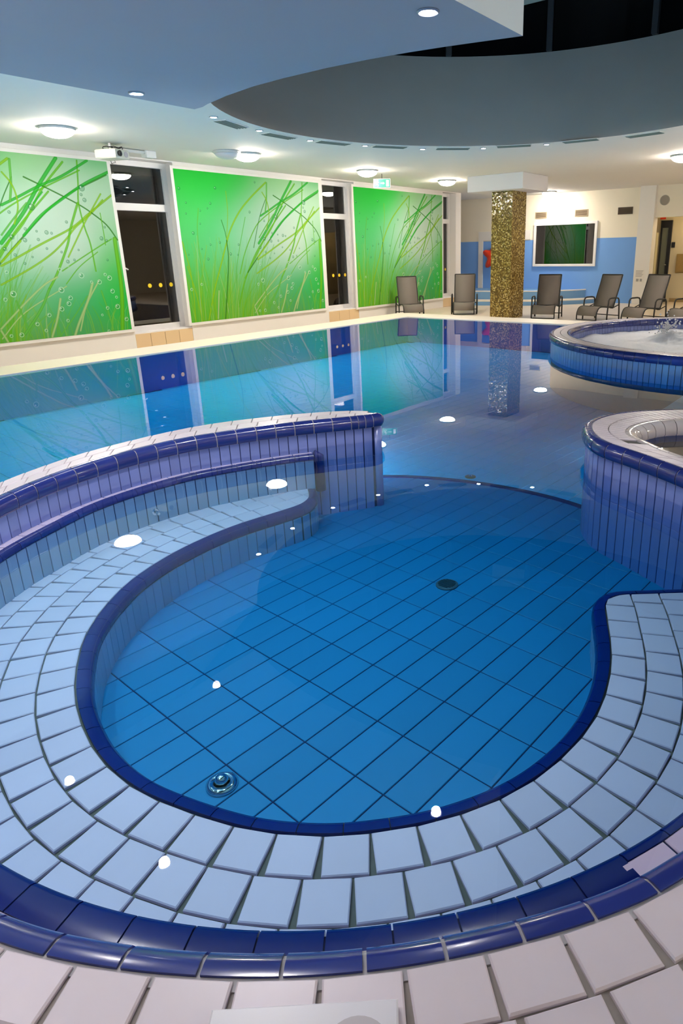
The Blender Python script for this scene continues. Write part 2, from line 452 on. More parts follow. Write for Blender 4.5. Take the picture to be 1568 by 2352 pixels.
tl = [flare(p, 0.98) for p in dense]
MB().tube([(*p, UZ + 0.95) for p in tl], 0.03, 6, True).build('transom_ring', MATS['dark_mullion'], lan)
# high pale piece above: a flat grey-green patch beside a mullion
# ---- dropped soffit, straight edge and bowed front edge
front = [(-4.358, 3.345), (-4.25, 3.335), (-4.152, 3.30), (-3.853, 3.226), (-3.526, 3.172), (-3.242, 3.157), (-2.886, 3.158), (-2.585, 3.183), (-2.344, 3.218), (-2.15, 3.258), (-1.97, 3.302), (-1.751, 3.36)]
poly = [(-4.358, -3.3)] + front + [(-1.751, -3.3)]
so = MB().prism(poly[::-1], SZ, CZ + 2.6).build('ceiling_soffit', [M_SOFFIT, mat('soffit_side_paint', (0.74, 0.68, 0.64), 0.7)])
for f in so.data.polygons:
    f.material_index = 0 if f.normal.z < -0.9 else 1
fixed(so.data)
st(so, 'pale blue dropped soffit with a bowed front edge', 'soffit')

# ---- mural wall: three piers and recessed window bays
def FY(y): return y * s_
def FZ(z): return 1.25 + (z - 1.25) * s_
RX = WX - 0.26
bays = [(5.392, 6.375), (9.50, 10.39), (13.49, 14.05)]     # unscaled
piers = [(-3.0, bays[0][0]), (bays[0][1], bays[1][0]), (bays[1][1], bays[2][0]), (14.05, 14.28)]
wl = MB()
for a, b in piers: wl.box((RX - 0.3, FY(a), DZ), (WX, FY(b), CZ))
for a, b in bays:
    wl.box((RX - 0.3, FY(a), CZ - 0.02), (WX, FY(b), CZ)); wl.box((RX - 0.3, FY(a), DZ), (WX - 0.03, FY(b), FZ(0.205)))
st(wl.build('wall_left', M_WHITE), 'white wall of piers holding the three green murals', 'wall')
# plinth tiles under the windows
pl = st(box('trim_2', (WX - 0.05, FY(bays[0][0]), DZ), (WX - 0.012, FY(bays[2][1]), FZ(0.200)), M_GROUTL), 'tiled plinth below the window bays', 'trim')
for (a, b), nn in zip(bays, (4, 3, 2)):
    wdt = (FY(b) - FY(a)) / nn
    for k in range(nn):
        y0 = FY(a) + k * wdt
        box('tile', (WX - 0.015, y0 + .004, DZ + .004), (WX - 0.002, y0 + wdt - .004, FZ(0.200)), M_PLINTH, pl, 0.003)
# windows
sheet = M_NIGHT
for i, (a, b) in enumerate(bays):
    y0, y1 = FY(a), FY(b); wroot = tag(empty('window_%d' % (i + 1), (RX, y0, 0)), 'tall narrow white-framed window ' + ('after the first mural', 'between the second and third murals', 'past the third mural')[i], 'window', kind='structure')
    def wb(name, p, q, mt, c=0.004):
        o = box(name, (p[0] - RX, p[1] - y0, p[2]), (q[0] - RX, q[1] - y0, q[2]), mt, wroot, c); return o
    fw = 0.075; zt, zb = FZ(2.565), FZ(0.215); zm1, zm0 = FZ(2.0), FZ(1.90)
    mbf = MB(); D0, D1 = -0.02, 0.06
    mbf.box((D0, 0, zb), (D1, fw, zt), .004); mbf.box((D0, y1 - y0 - fw, zb), (D1, y1 - y0, zt), .004)
    mbf.box((D0, fw, zb), (D1, y1 - y0 - fw, zb + .09), .004); mbf.box((D0, fw, FZ(2.49)), (D1, y1 - y0 - fw, zt), .004)
    wfr = mbf.build('window_frame', M_PVC, wroot)
    wb('transom', (RX - .02, y0 + fw, zm0), (RX + .065, y1 - fw, zm1), M_PVC)
    wb('pane', (RX + .005, y0 + fw, zm1), (RX + .012, y1 - fw, FZ(2.49)), M_GLASS, 0)
    lowp = wb('pane', (RX + .005, y0 + fw, zb + .09), (RX + .012, y1 - fw, zm0), M_GLASS, 0)
    wb('window_sill', (RX - .02, y0, zb - .03), (WX - .005, y1, zb + .004), M_PVC)
    h = MB().tube([(.07, fw * .5, FZ(1.15)), (.11, fw * .5, FZ(1.15)), (.115, fw * .5 + .10, FZ(1.10))], .011, 6).build('window_handle', M_PVC, wfr)
    for k in range(3):
        yy = y1 - y0 - fw - 0.08 - k * 0.21 * (1, .95, .6)[i]
        d = MB().lathe((0, 0, 0), [(0.001, 0), (.036, 0), (.036, .002), (.001, .002)], 16)
        o = d.build('sticker_dot', M_YEL, lowp); o.matrix_local = Matrix.Translation((.014, yy, FZ(0.86))) @ Matrix.Rotation(PI / 2, 4, 'Y')
# night outside the windows: a black sheet standing in for the darkness
st(box('night_backdrop', (WX - 2.6, -2, DZ), (WX - 2.5, BY, 4), M_NIGHT), 'black night outside the windows', 'exterior')

# ---- printed murals
BLADES = [
    ([(0.108,0.008),(0.166,0.216),(0.22,0.374),(0.274,0.533),(0.312,0.632),(0.382,0.753),(0.471,0.857),(0.583,0.966)], 10, 0),
    ([(0.279,0.543),(0.272,0.612),(0.256,0.69)], 4, 2),
    ([(0.277,0.553),(0.302,0.74),(0.304,0.884)], 4, 0),
    ([(0.215,-0.005),(0.274,0.393),(0.277,0.553)], 7, 2),
    ([(0.345,0.318),(0.395,0.472),(0.47,0.626),(0.528,0.699),(0.654,0.797),(0.869,0.938)], 6, 1),
    ([(0.317,0.079),(0.375,0.265),(0.476,0.471),(0.597,0.639),(0.701,0.831),(0.802,0.975)], 9, 1),
    ([(0.377,0.285),(0.499,0.491),(0.574,0.617),(0.721,0.812)], 8, 1),
    ([(0.401,0.326),(0.567,0.543),(0.763,0.771),(0.989,0.926)], 7, 2),
    ([(0.026,0.008),(0.032,0.304),(0.003,0.542)], 6, 0),
    ([(0.066,0.003),(0.047,0.205),(0.014,0.382)], 6, 0),
    ([(0.146,0.014),(0.102,0.3),(0.098,0.59),(0.12,0.76)], 5, 3),
    ([(0.458,0.502),(0.519,0.719),(0.585,0.875)], 4, 2),
    ([(0.319,-0.007),(0.317,0.289),(0.357,0.492),(0.417,0.715)], 4, 3),
    ([(0.169,0.011),(0.193,0.204)], 9, 4),
    ([(0.753,0.024),(0.8,0.171),(0.878,0.316)], 7, 4),
    ([(0.426,0.024),(0.534,0.157),(0.726,0.289)], 5, 4),
    ([(0.479,0.414),(0.543,0.454),(0.653,0.528),(0.792,0.617),(0.884,0.704),(1.001,0.813)], 9, 0),
    ([(0.465,0.314),(0.594,0.399),(0.687,0.473),(0.757,0.55),(0.811,0.623),(0.883,0.693),(0.954,0.781)], 8, 0),
    ([(0.632,0.88),(0.698,0.841),(0.782,0.789),(0.845,0.747),(0.894,0.705),(0.955,0.638),(0.997,0.551)], 6, 2),
    ([(0.865,0.99),(0.854,0.862),(0.842,0.758),(0.851,0.624),(0.865,0.528),(0.87,0.37)], 7, 1),
    ([(0.838,0.757),(0.787,0.612),(0.762,0.522),(0.697,0.366),(0.651,0.279)], 11, 1),
    ([(0.589,0.573),(0.675,0.684),(0.79,0.79),(0.889,0.871),(0.999,0.942)], 12, 5),
    ([(0.497,0.533),(0.555,0.617),(0.616,0.713),(0.686,0.842),(0.776,0.992)], 16, 5),
    ([(0.527,0.729),(0.602,0.779),(0.685,0.837),(0.788,0.899),(0.91,0.995)], 11, 5),
    ([(0.652,0.746),(0.695,0.807)], 7, 5),
    ([(0.483,0.434),(0.572,0.544)], 9, 0),
    ([(0.562,0.751),(0.579,0.843),(0.59,0.964)], 10, 3),
    ([(0.561,0.633),(0.586,0.712),(0.59,0.778),(0.579,0.843),(0.552,0.896)], 7, 0),
    ([(0.504,0.575),(0.561,0.659),(0.624,0.745)], 7, 3),
    ([(0.757,0.455),(0.811,0.562),(0.86,0.658),(0.949,0.815)], 7, 0),
    ([(0.72,0.377),(0.814,0.448),(0.916,0.522),(0.968,0.557)], 5, 1),
    ([(0.727,0.302),(0.798,0.397),(0.892,0.481)], 4, 1),
    ([(0.429,0.078),(0.476,0.133),(0.547,0.214),(0.633,0.303),(0.694,0.344)], 8, 4),
    ([(0.726,0.002),(0.755,0.076),(0.814,0.208),(0.845,0.301)], 12, 4),
    ([(0.626,0.008),(0.661,0.106),(0.69,0.219)], 10, 4),
    ([(0.665,0.011),(0.731,0.103),(0.811,0.226)], 5, 3),
    ([(0.518,0.038),(0.602,0.17),(0.651,0.279)], 12, 3),
    ([(0.539,0.018),(0.53,0.093),(0.509,0.223)], 7, 3),
    ([(0.88,0.25),(0.895,0.139),(0.908,0.013)], 8, 3),
    ([(0.953,0.007),(0.979,0.255),(0.983,0.557)], 22, 1),
    ([(0.935,0.522),(0.935,0.597),(0.933,0.706)], 4, 1),
    ([(0.428,0.068),(0.445,0.004)], 9, 4),
]
BUBBLES = [
    (0.8,0.347,32.0), (0.841,0.307,16.0), (0.878,0.305,27.0), (0.929,0.326,29.0), (0.91,0.348,18.0), (0.933,0.246,27.0), (0.948,0.208,16.0), (0.946,0.15,29.0),
    (0.896,0.146,20.0), (0.866,0.106,14.0), (0.981,0.067,25.0), (0.701,0.27,34.0), (0.734,0.221,25.0), (0.723,0.189,27.0), (0.688,0.161,27.0), (0.63,0.132,22.0),
    (0.705,0.091,18.0), (0.574,0.087,22.0), (0.503,0.035,25.0), (0.503,0.262,34.0), (0.468,0.235,20.0), (0.605,0.046,18.0), (0.683,0.591,22.0), (0.775,0.65,16.0),
    (0.644,0.552,16.0), (0.672,0.503,13.0), (0.731,0.483,13.0), (0.751,0.429,20.0), (0.748,0.404,11.0), (0.781,0.437,14.0), (0.709,0.386,20.0), (0.871,0.776,23.0),
    (0.867,0.842,36.0), (0.86,0.805,16.0), (0.641,0.725,36.0), (0.542,0.565,25.0), (0.6,0.608,16.0), (0.59,0.549,22.0), (0.55,0.694,16.0), (0.921,0.56,23.0),
    (0.944,0.626,14.0), (0.943,0.548,16.0), (0.506,0.502,20.0), (0.541,0.47,16.0), (0.494,0.381,18.0), (0.572,0.424,14.0), (0.607,0.458,11.0), (0.807,0.494,11.0),
    (0.933,0.433,13.0), (0.462,0.035,18.0), (0.885,0.004,16.0), (0.237,0.9,20.0), (0.197,0.797,18.0), (0.176,0.764,12.0), (0.02,0.88,20.0), (0.051,0.793,14.0),
    (0.044,0.724,12.0), (0.13,0.746,12.0), (0.121,0.661,12.0), (0.451,0.752,18.0), (0.171,0.523,14.0), (0.232,0.538,16.0), (0.295,0.458,20.0), (0.355,0.523,16.0),
    (0.147,0.426,18.0), (0.114,0.495,12.0), (0.023,0.227,20.0), (0.088,0.257,18.0), (0.073,0.599,22.0), (0.031,0.458,10.0), (0.343,0.452,12.0), (0.643,0.597,12.0),
    (0.703,0.587,14.0), (0.505,0.961,14.0),
]
def paint_mural(wp=1100, hp=800):
    rng = np.random.default_rng(3)
    v, u = np.mgrid[0:hp, 0:wp].astype(np.float32)
    u = (u + .5) / wp; v = (v + .5) / hp
    def blob(cu, cv, su, sv): return np.exp(-(((u - cu) / su) ** 2 + ((v - cv) / sv) ** 2))
    col = np.zeros((hp, wp, 3), np.float32); wt = np.zeros((hp, wp), np.float32)
    for cu, cv, su, sv, c, k in (
        (.15, 1.0, .30, .26, (.02, .66, .05), 2.4), (.0, .65, .2, .25, (.12, .66, .18), 1.4), (.22, .58, .2, .26, (.16, .70, .32), 1.2),
        (.42, .55, .16, .25, (.50, .80, .62), 1), (.72, .62, .26, .26, (.80, .86, .80), 2.2), (.95, .80, .14, .2, (.66, .84, .62), 1.2),
        (.68, .98, .14, .12, (.45, .76, .36), 1.2), (.95, 1.02, .1, .1, (.10, .60, .16), 1), (.55, .25, .2, .2, (.22, .62, .34), 1),
        (.80, .2, .2, .16, (.02, .52, .15), 1.6), (.96, .3, .09, .3, (.02, .60, .04), 2.0), (.7, .05, .3, .12, (.13, .42, .14), 1.2),
        (.1, .1, .25, .26, (.14, .56, .05), 1.8), (.35, .05, .2, .2, (.22, .55, .03), 1.8), (.3, .3, .2, .2, (.15, .64, .25), .8)):
        b = blob(cu, cv, su, sv) * k + 1e-5; col += b[..., None] * np.array(c, np.float32); wt += b
    col /= wt[..., None]
    cols = {0: (.42, .72, .01), 1: (.22, .66, .01), 2: (.06, .30, .01), 3: (.20, .66, .08), 4: (.66, .78, .34), 5: (.03, .60, .03)}
    A = wp / hp * 1.0
    def stroke(pts, w, c, alpha=1.0, taper=True):
        P = [np.array(p, float) for p in pts]
        if len(P) > 2:
            Q = []; R_ = [2 * P[0] - P[1]] + P + [2 * P[-1] - P[-2]]
            for i in range(1, len(R_) - 2):
                a, b, cc_, d = R_[i - 1:i + 3]
                for t in np.linspace(0, 1, 5, endpoint=False):
                    Q.append(0.5 * (2 * b + (cc_ - a) * t + (2 * a - 5 * b + 4 * cc_ - d) * t * t + (3 * b - a - 3 * cc_ + d) * t ** 3))
            P = Q + [P[-1]]
        n_ = len(P) - 1
        PP = np.array(P) * (wp, hp); pad = w + 3
        X0_, X1_ = int(max(0, PP[:, 0].min() - pad)), int(min(wp, PP[:, 0].max() + pad + 1))
        Y0_, Y1_ = int(max(0, PP[:, 1].min() - pad)), int(min(hp, PP[:, 1].max() + pad + 1))
        if X1_ <= X0_ or Y1_ <= Y0_: return
        mask = np.zeros((Y1_ - Y0_, X1_ - X0_), np.float32); shd = np.full_like(mask, 2.0)
        for i in range(n_):
            a = P[i] * (wp, hp); b = P[i + 1] * (wp, hp)
            k = (i + .5) / n_; ww = w * (1 - .6 * k if taper else 1)
            x0, x1 = int(max(0, min(a[0], b[0]) - pad)), int(min(wp, max(a[0], b[0]) + pad + 1))
            y0, y1 = int(max(0, min(a[1], b[1]) - pad)), int(min(hp, max(a[1], b[1]) + pad + 1))
            if x1 <= x0 or y1 <= y0: continue
            gx, gy = np.meshgrid(np.arange(x0, x1) + .5, np.arange(y0, y1) + .5)
            d = b - a; L2 = max(float(d @ d), 1e-6)
            t = np.clip(((gx - a[0]) * d[0] + (gy - a[1]) * d[1]) / L2, 0, 1)
            dist = np.hypot(gx - a[0] - t * d[0], gy - a[1] - t * d[1])
            al = np.clip((ww / 2 - dist) / 1.6 + .5, 0, 1)
            sl = (slice(y0 - Y0_, y1 - Y0_), slice(x0 - X0_, x1 - X0_))
            mask[sl] = np.maximum(mask[sl], al); shd[sl] = np.minimum(shd[sl], dist / max(ww / 2, 1))
        al = mask[..., None] * alpha; shade = (1 - 0.35 * np.clip(shd, 0, 1))[..., None]
        R = col[Y0_:Y1_, X0_:X1_]; R[:] = R * (1 - al) + np.array(c, np.float32) * shade * al
    # loose grass at the foot of the print
    for i in range(300):
        x = rng.uniform(-.02, .52) if i < 240 else rng.uniform(.5, 1.02); h = rng.uniform(.12, .60) if i < 240 else rng.uniform(.08, .25)
        lean = rng.uniform(-.06, .10); cc_ = cols[int(rng.choice([0, 1, 3, 4], p=[.35, .3, .25, .1]))]
        if x > .33 and i < 240: lean += .06
        stroke([(x, -.02), (x + lean * .3, h * .5), (x + lean, h)], rng.uniform(2, 10), cc_, rng.uniform(.2, .6))
    for pts, w_, c in BLADES:
        if len(pts) == 2: pts = [pts[0], ((pts[0][0] + pts[1][0]) / 2, (pts[0][1] + pts[1][1]) / 2), pts[1]]
        stroke(pts, w_ * .95 + 1, cols[c], .9, False)
    for bu, bv, r in BUBBLES:
        cx_, cy_ = bu * wp, bv * hp; rr = r * .42
        x0, x1 = int(max(0, cx_ - rr - 3)), int(min(wp, cx_ + rr + 4)); y0, y1 = int(max(0, cy_ - rr - 3)), int(min(hp, cy_ + rr + 4))
        if x1 <= x0 or y1 <= y0: continue
        gx, gy = np.meshgrid(np.arange(x0, x1) + .5, np.arange(y0, y1) + .5); d = np.hypot(gx - cx_, gy - cy_)
        light = bv < .42
        ring = np.clip(1 - np.abs(d - rr * .85) / (1.2 + rr * .12), 0, 1)[..., None]
        ins = np.clip((rr * .75 - d) / 2, 0, 1)[..., None]
        c_ring = np.array((.80, .92, .72) if light else (.02, .22, .07), np.float32)
        c_in = np.array((.02, .30, .10), np.float32)
        R = col[y0:y1, x0:x1]
        R[:] = R * (1 - .45 * ins) + c_in * .45 * ins
        R[:] = R * (1 - .85 * ring) + c_ring * .85 * ring
        hl = np.clip(rr * .3 - np.hypot(gx - cx_ + rr * .3, gy - cy_ - rr * .25), 0, 1)[..., None]
        R[:] = R * (1 - .8 * hl) + .8 * hl
    img = bpy.data.images.new('grass_print', wp, hp, alpha=False, float_buffer=True)
    px = np.ones((hp, wp, 4), np.float32); px[..., :3] = np.clip(col * np.array((.56, .68, .60), np.float32), 0, 1)
    img.pixels.foreach_set(px.ravel()); img.update(); img.pack()
    return img
print_img = paint_mural()
def mural_mat():
    mt = bpy.data.materials.new('grass_and_bubbles_print'); mt.use_nodes = True
    nt = mt.node_tree; b = nt.nodes['Principled BSDF']; b.inputs['Roughness'].default_value = 0.7; b.inputs['Specular IOR Level'].default_value = 0.12
    ti = nt.nodes.new('ShaderNodeTexImage'); ti.image = print_img; ti.extension = 'EXTEND'
    uv = nt.nodes.new('ShaderNodeUVMap'); uv.uv_map = 'UVMap'
    nt.links.new(uv.outputs[0], ti.inputs[0]); nt.links.new(ti.outputs[0], b.inputs['Base Color'])
    return mt
M_PRINT = mural_mat()
for i, (a, b, zb, lab) in enumerate(((2.31, 5.333, .285, 'nearest mural of green grass blades and bubbles, cut by the frame edge'),
                                     (6.355, 9.375, .28, 'middle mural of green grass blades and bubbles between two windows'),
                                     (10.34, 13.42, .225, 'farthest mural of green grass blades and bubbles behind the first lounger'))):
    y0, y1, z0, z1 = FY(a), FY(b), FZ(zb), FZ(2.485)
    root = tag(empty('mural', (WX + .003, y0, z0)), lab, 'mural', 'green grass murals on the left wall')
    bd = MB().box((0, -.055, -.05), (.030, y1 - y0 + .055, z1 - z0 + .05), .004).build('border_panel', M_WHITE, root)
    me = mesh('print', [(.033, 0, 0), (.033, y1 - y0, 0), (.033, y1 - y0, z1 - z0), (.033, 0, z1 - z0), (.02, 0, 0), (.02, y1 - y0, 0), (.02, y1 - y0, z1 - z0), (.02, 0, z1 - z0)],
              [(0, 1, 2, 3), (4, 7, 6, 5), (0, 4, 5, 1), (1, 5, 6, 2), (2, 6, 7, 3), (3, 7, 4, 0)], M_PRINT)
    uvl = me.uv_layers.new(name='UVMap'); U = {0: (0, 0), 1: (1, 0), 2: (1, 1), 3: (0, 1), 4: (0, 0), 5: (1, 0), 6: (1, 1), 7: (0, 1)}
    for lp in me.loops: uvl.data[lp.index].uv = U[lp.vertex_index]
    link('print', me, root)

# ---- back of the room
bw = MB()
bw.box((-12.3, BY, FZ(1.51)), (-5.95, BY + .12, CZ))
st(bw.build('wall_back', M_CREAMWALL), 'cream upper part of the back wall above the blue band', 'wall')
lb = st(box('wall_back_lower', (-12.3, BY, DZ), (-5.95, BY + .12, FZ(1.51)), M_BLUEWALL), 'light blue painted lower part of the back wall', 'wall')
st(box('wall_niche', (-12.35, FY(14.28) , DZ), (-12.2, BY, CZ), M_CREAMWALL), 'cream side wall of the children pool niche', 'wall')
st(box('wall_niche_front', (-12.3, FY(14.28) - .02, DZ), (WX - .5, FY(14.28) + .0, CZ), M_WHITE), 'white return wall behind the last window', 'wall')
# pier and wall with the doorway on the right
PY = 18.50
st(box('wall_pier', (-6.02, PY - .14, DZ), (-5.62, PY + .2, CZ), M_WHITE), 'white wall pier between blue wall and doorway', 'wall')
mb = MB(); mb.box((-5.70, PY, DZ), (-5.64, PY + .2, CZ)); mb.box((-5.64, PY, FZ(1.915)), (-3.4, PY + .2, CZ)); mb.box((-3.4, PY, DZ), (6, PY + .2, CZ))
st(mb.build('wall_doorway', M_CREAMWALL), 'cream wall around the corridor doorway', 'wall')
# corridor beyond the opening
mcor = mat('corridor_paint', (0.66, 0.56, 0.36), 0.7)
mb = MB(); mb.box((-6.9, 19.60, DZ), (-3.2, 19.7, CZ)); mb.box((-7.0, PY + .25, DZ), (-6.9, 19.7, CZ)); mb.box((-3.3, PY + .2, DZ), (-3.2, 19.6, CZ))
st(mb.build('wall_corridor', mcor), 'yellowish corridor walls seen through the doorway', 'wall')
st(box('ceiling_corridor', (-6.9, PY + .2, 2.4), (-3.2, 19.6, 2.5), M_CREAMWALL), 'low corridor ceiling beyond the doorway', 'ceiling')
st(box('baseboard_corridor', (-5.36, 19.585, DZ), (-3.3, 19.6, DZ + .1), mat('brown_skirting', (.35, .24, .10), .6)), 'brown skirting of the corridor wall', 'baseboard')
dr = tag(empty('door_1', (-5.76, 19.53, DZ)), 'dark-framed glass door standing in the corridor', 'door', kind='structure')
mb = MB(); mb.box((0, 0, 0), (.05, .06, 2.16), .004); mb.box((.21, 0, 0), (.30, .06, 2.16), .004); mb.box((.05, 0, 1.97), (.21, .06, 2.16), .004); mb.box((.05, 0, 0), (.21, .06, .14), .004)
mb.build('door_frame', M_BLACK, dr); box('pane', (.05, .02, .14), (.21, .03, 1.97), mat('grey_door_glass', (.16, .17, .13), .15), dr)
MB().tube([(.25, -.01, 1.0), (.25, -.05, 1.0), (.20, -.05, 1.0)], .012, 6).build('door_handle', M_CHROME, dr)
lv = tag(empty('corridor_cupboard', (-6.32, 19.35, DZ)), 'cream louvred cupboard door left of the dark corridor door', 'cupboard')
box('cupboard_body', (0, 0, 0), (.52, .24, 1.85), mat('cupboard_cream', (.70, .62, .40), .5), lv, .006)
for k in range(9): box('louvre', (.38, -.008, 1.02 + k * .045), (.50, 0, 1.045 + k * .045), mat('louvre_tan', (.50, .42, .22), .5), lv, .002)
ns = tag(empty('notice_board', (-5.27, 19.59, .85)), 'brown notice board on the corridor wall', 'notice board')
box('board_frame', (0, -.03, -.26), (.9, 0, .24), mat('brown_board', (.30, .19, .05), .6), ns, .01); box('board_face', (.03, -.036, -.23), (.87, -.028, .21), mat('brown_cork', (.33, .21, .07), .8, noise=.3, nscale=60), ns)
sgn = tag(empty('fire_sign', (-5.70, 19.52, 2.02)), 'small red sign above the corridor door', 'sign')
box('sign_plate', (-.09, -.012, -.02), (.06, 0, .05), M_RED, sgn, .004)
sw = tag(empty('wall_switch', (-5.40, 19.595, 1.33)), 'small dark switch plate beside the corridor door', 'switch')
sp_ = box('switch_plate', (-.04, -.02, -.07), (.05, 0, .07), M_BLACK, sw, .004); box('rocker', (-.02, -.028, -.03), (.02, -.018, .03), M_DARK, sp_, .003)
# other walls, out of the frame
st(box('wall_right', (5.9, -3.4, -.9), (6.0, 22, CZ), M_CREAMWALL), 'cream right wall', 'wall')
st(box('wall_front', (-12.3, -3.4, -.9), (6, -3.3, CZ), M_CREAMWALL), 'cream wall behind the viewer', 'wall')

# window in the back wall
wr = tag(empty('window_4', (-9.13, BY, FZ(.86))), 'wide white-framed interior window in the blue back wall', 'window', kind='structure')
ww, wh = 1.92, 1.205
mb = MB(); f = .07
mb.box((0, -.05, 0), (ww, .02, f), .004); mb.box((0, -.05, wh - f), (ww, .02, wh), .004); mb.box((0, -.05, f), (f, .02, wh - f), .004); mb.box((ww - f, -.05, f), (ww, .02, wh - f), .004)
mb.build('window_frame', M_PVC, wr)
box('pane', (f, -.026, f), (ww - f, -.02, wh - f), M_GLASSD, wr); box('backing', (f, -.012, f), (ww - f, -.004, wh - f), mat('dark_room_beyond', (.035, .03, .02), .8), wr)
# frame strip on the blue wall
mb = MB(); mb.box((-11.02, BY - .03, DZ), (-10.86, BY, FZ(1.755)), .003); mb.box((-10.86, BY - .03, FZ(1.53)), (-9.25, BY, FZ(1.755)), .003)
st(mb.build('trim_3', M_WHITE), 'white frame strip on the blue back wall', 'trim')
# air grilles
def grille(x, z, w, h, face, slat, lab):
    r = tag(empty('air_grille', (x, BY, z)), lab, 'air grille', 'air grilles high on the back wall')
    mb = MB(); e = .018
    mb.box((-w / 2, -.02, -h / 2), (w / 2, 0, -h / 2 + e)); mb.box((-w / 2, -.02, h / 2 - e), (w / 2, 0, h / 2)); mb.box((-w / 2, -.02, -h / 2 + e), (-w / 2 + e, 0, h / 2 - e)); mb.box((w / 2 - e, -.02, -h / 2 + e), (w / 2, 0, h / 2 - e))
    gf = mb.build('grille_frame', face, r)
    box('backing', (-w / 2 + e, -.004, -h / 2 + e), (w / 2 - e, 0, h / 2 - e), slat, r)
    k = 5
    for i in range(k):
        z0 = -h / 2 + e + (h - 2 * e) * (i + .3) / k
        MB().box((-w / 2 + e, -.018, z0), (w / 2 - e, -.005, z0 + .008)).build('slat', face, gf)
mg = mat('tan_grille', (.42, .33, .22), .5); mgd = mat('grille_backing', (.10, .07, .04), .8); mdk = mat('dark_grille', (.10, .07, .045), .5)
grille(-8.94, FZ(2.095), .36, .17, mg, mgd, 'tan air grille above the window, nearest the mosaic column')
grille(-7.71, FZ(2.10), .38, .18, mg, mgd, 'tan air grille above the right end of the window')
grille(-6.47, FZ(2.098), .40, .18, mdk, mgd, 'dark brown air grille, beside the white pier')
sp = tag(empty('wall_speaker', (-5.42, PY, FZ(2.268))), 'round grey speaker on the wall above the doorway', 'speaker')
for nm, r0, d, mt in (('speaker_rim', .125, .012, mat('speaker_rim_grey', (.42, .37, .30), .5)), ('speaker_mesh', .105, .02, mat('speaker_cloth', (.33, .29, .24), .9, noise=.2, nscale=90))):
    o = MB().lathe((0, 0, 0), [(.001, 0), (r0, 0), (r0, d * .7), (r0 - .01, d), (.001, d)], 28).build(nm, mt, sp); o.matrix_local = Matrix.Rotation(PI / 2, 4, 'X')
nt_ = tag(empty('wall_notice', (-5.86, PY - .142, .55)), 'small white notice on the pier beside the last lounger', 'notice')
box('paper', (-.13, -.003, -.17), (.13, 0, .17), mat('paper_white', (.78, .74, .68), .8), nt_)
for k in range(6): box('text_line', (-.10, -.005, .13 - k * .03), (.10 - (k % 3) * .02, -.003, .142 - k * .03), mat('faded_ink', (.35, .33, .32), .8), nt_)
box('pictogram', (-.08, -.005, -.14), (-.01, -.003, -.07), MATS['faded_ink'], nt_); box('pictogram', (.02, -.005, -.14), (.08, -.003, -.07), MATS['faded_ink'], nt_)

# children pool: two curved steps against the niche walls
k1 = Curve([(-12.2, 16.1), (-11.0, 16.15), (-9.6, 16.45), (-8.19, 16.98), (-7.35, 17.9), (-7.05, 18.63)], 10, .05)
k2 = Curve([(-12.2, 16.7), (-11.0, 16.75), (-9.75, 17.0), (-8.5, 17.4), (-7.75, 18.1), (-7.45, 18.63)], 10, .05)
kp = tag(empty('children_pool', (-9.5, 17.3, DZ)), 'low curved blue and white paddling pool against the back wall', 'pool', kind='structure')
def kpoly(cv): return [cv.p(cv.L * i / 40) for i in range(41)] + [(-12.2, BY)]
def shift(o): o.location = (9.5, -17.3, -DZ); return o
mkb = mat('step_riser_blue', (.16, .34, .60), .4)
shift(MB().prism(kpoly(k1)[::-1], DZ, -.085).build('lower_step', mkb, kp))
shift(MB().prism(kpoly(k1)[::-1], -.085, -.06).build('step_top', M_EDGE, kp))
shift(MB().prism(kpoly(k2)[::-1], -.06, .16).build('upper_step', mkb, kp))
shift(MB().tube([(*k2.p(k2.L * i / 40), .165) for i in range(41)], .018, 6).build('white_edging', M_WHITE, kp))

# red star toy on the wall behind the column
stt = tag(empty('star_toy', (-10.45, BY - .06, FZ(1.12))), 'glossy red starfish-shaped figure half hidden by the mosaic column', 'toy')
vs = []; fs = []; nn = 60
for k in range(nn):
    a = 2 * PI * k / nn + .25; r = .22 + .17 * (0.5 + 0.5 * math.cos(5 * a - 1.2)) ** 1.3
    for rr, d in ((r, 0), (r, -.035), (r * .6, -.08)): vs.append((rr * math.cos(a), d, rr * math.sin(a) * 1.05))
vs.append((0, -.09, 0)); c0 = len(vs) - 1
for k in range(nn):
    l = (k + 1) % nn; fs += [(k * 3, l * 3, l * 3 + 1, k * 3 + 1), (k * 3 + 1, l * 3 + 1, l * 3 + 2, k * 3 + 2), (k * 3 + 2, l * 3 + 2, c0)]
o = obj('star_body', vs, fs, M_RED, stt, True); fixed(o.data)
MB().tube([(0, .055, 0), (0, -.01, 0)], .03, 8).build('wall_fixing', M_PVC, stt)

# mosaic column with its white cap
COL0 = (-6.60 * s_, 11.62 * s_); CW = .50
col_ = st(box('column', (COL0[0], COL0[1], DZ), (COL0[0] + CW, COL0[1] + .64, FZ(2.32)), M_MOSAIC, c=.006), 'square column clad in gold and brown mosaic', 'column')
cap = st(box('column_cap', (COL0[0] - .45, COL0[1] - .28, FZ(2.31)), (COL0[0] + CW + .37, COL0[1] + .9, CZ), mat('cap_paint', (.74, .72, .74), .7), c=.008), 'white box capital on the mosaic column', 'column capital')

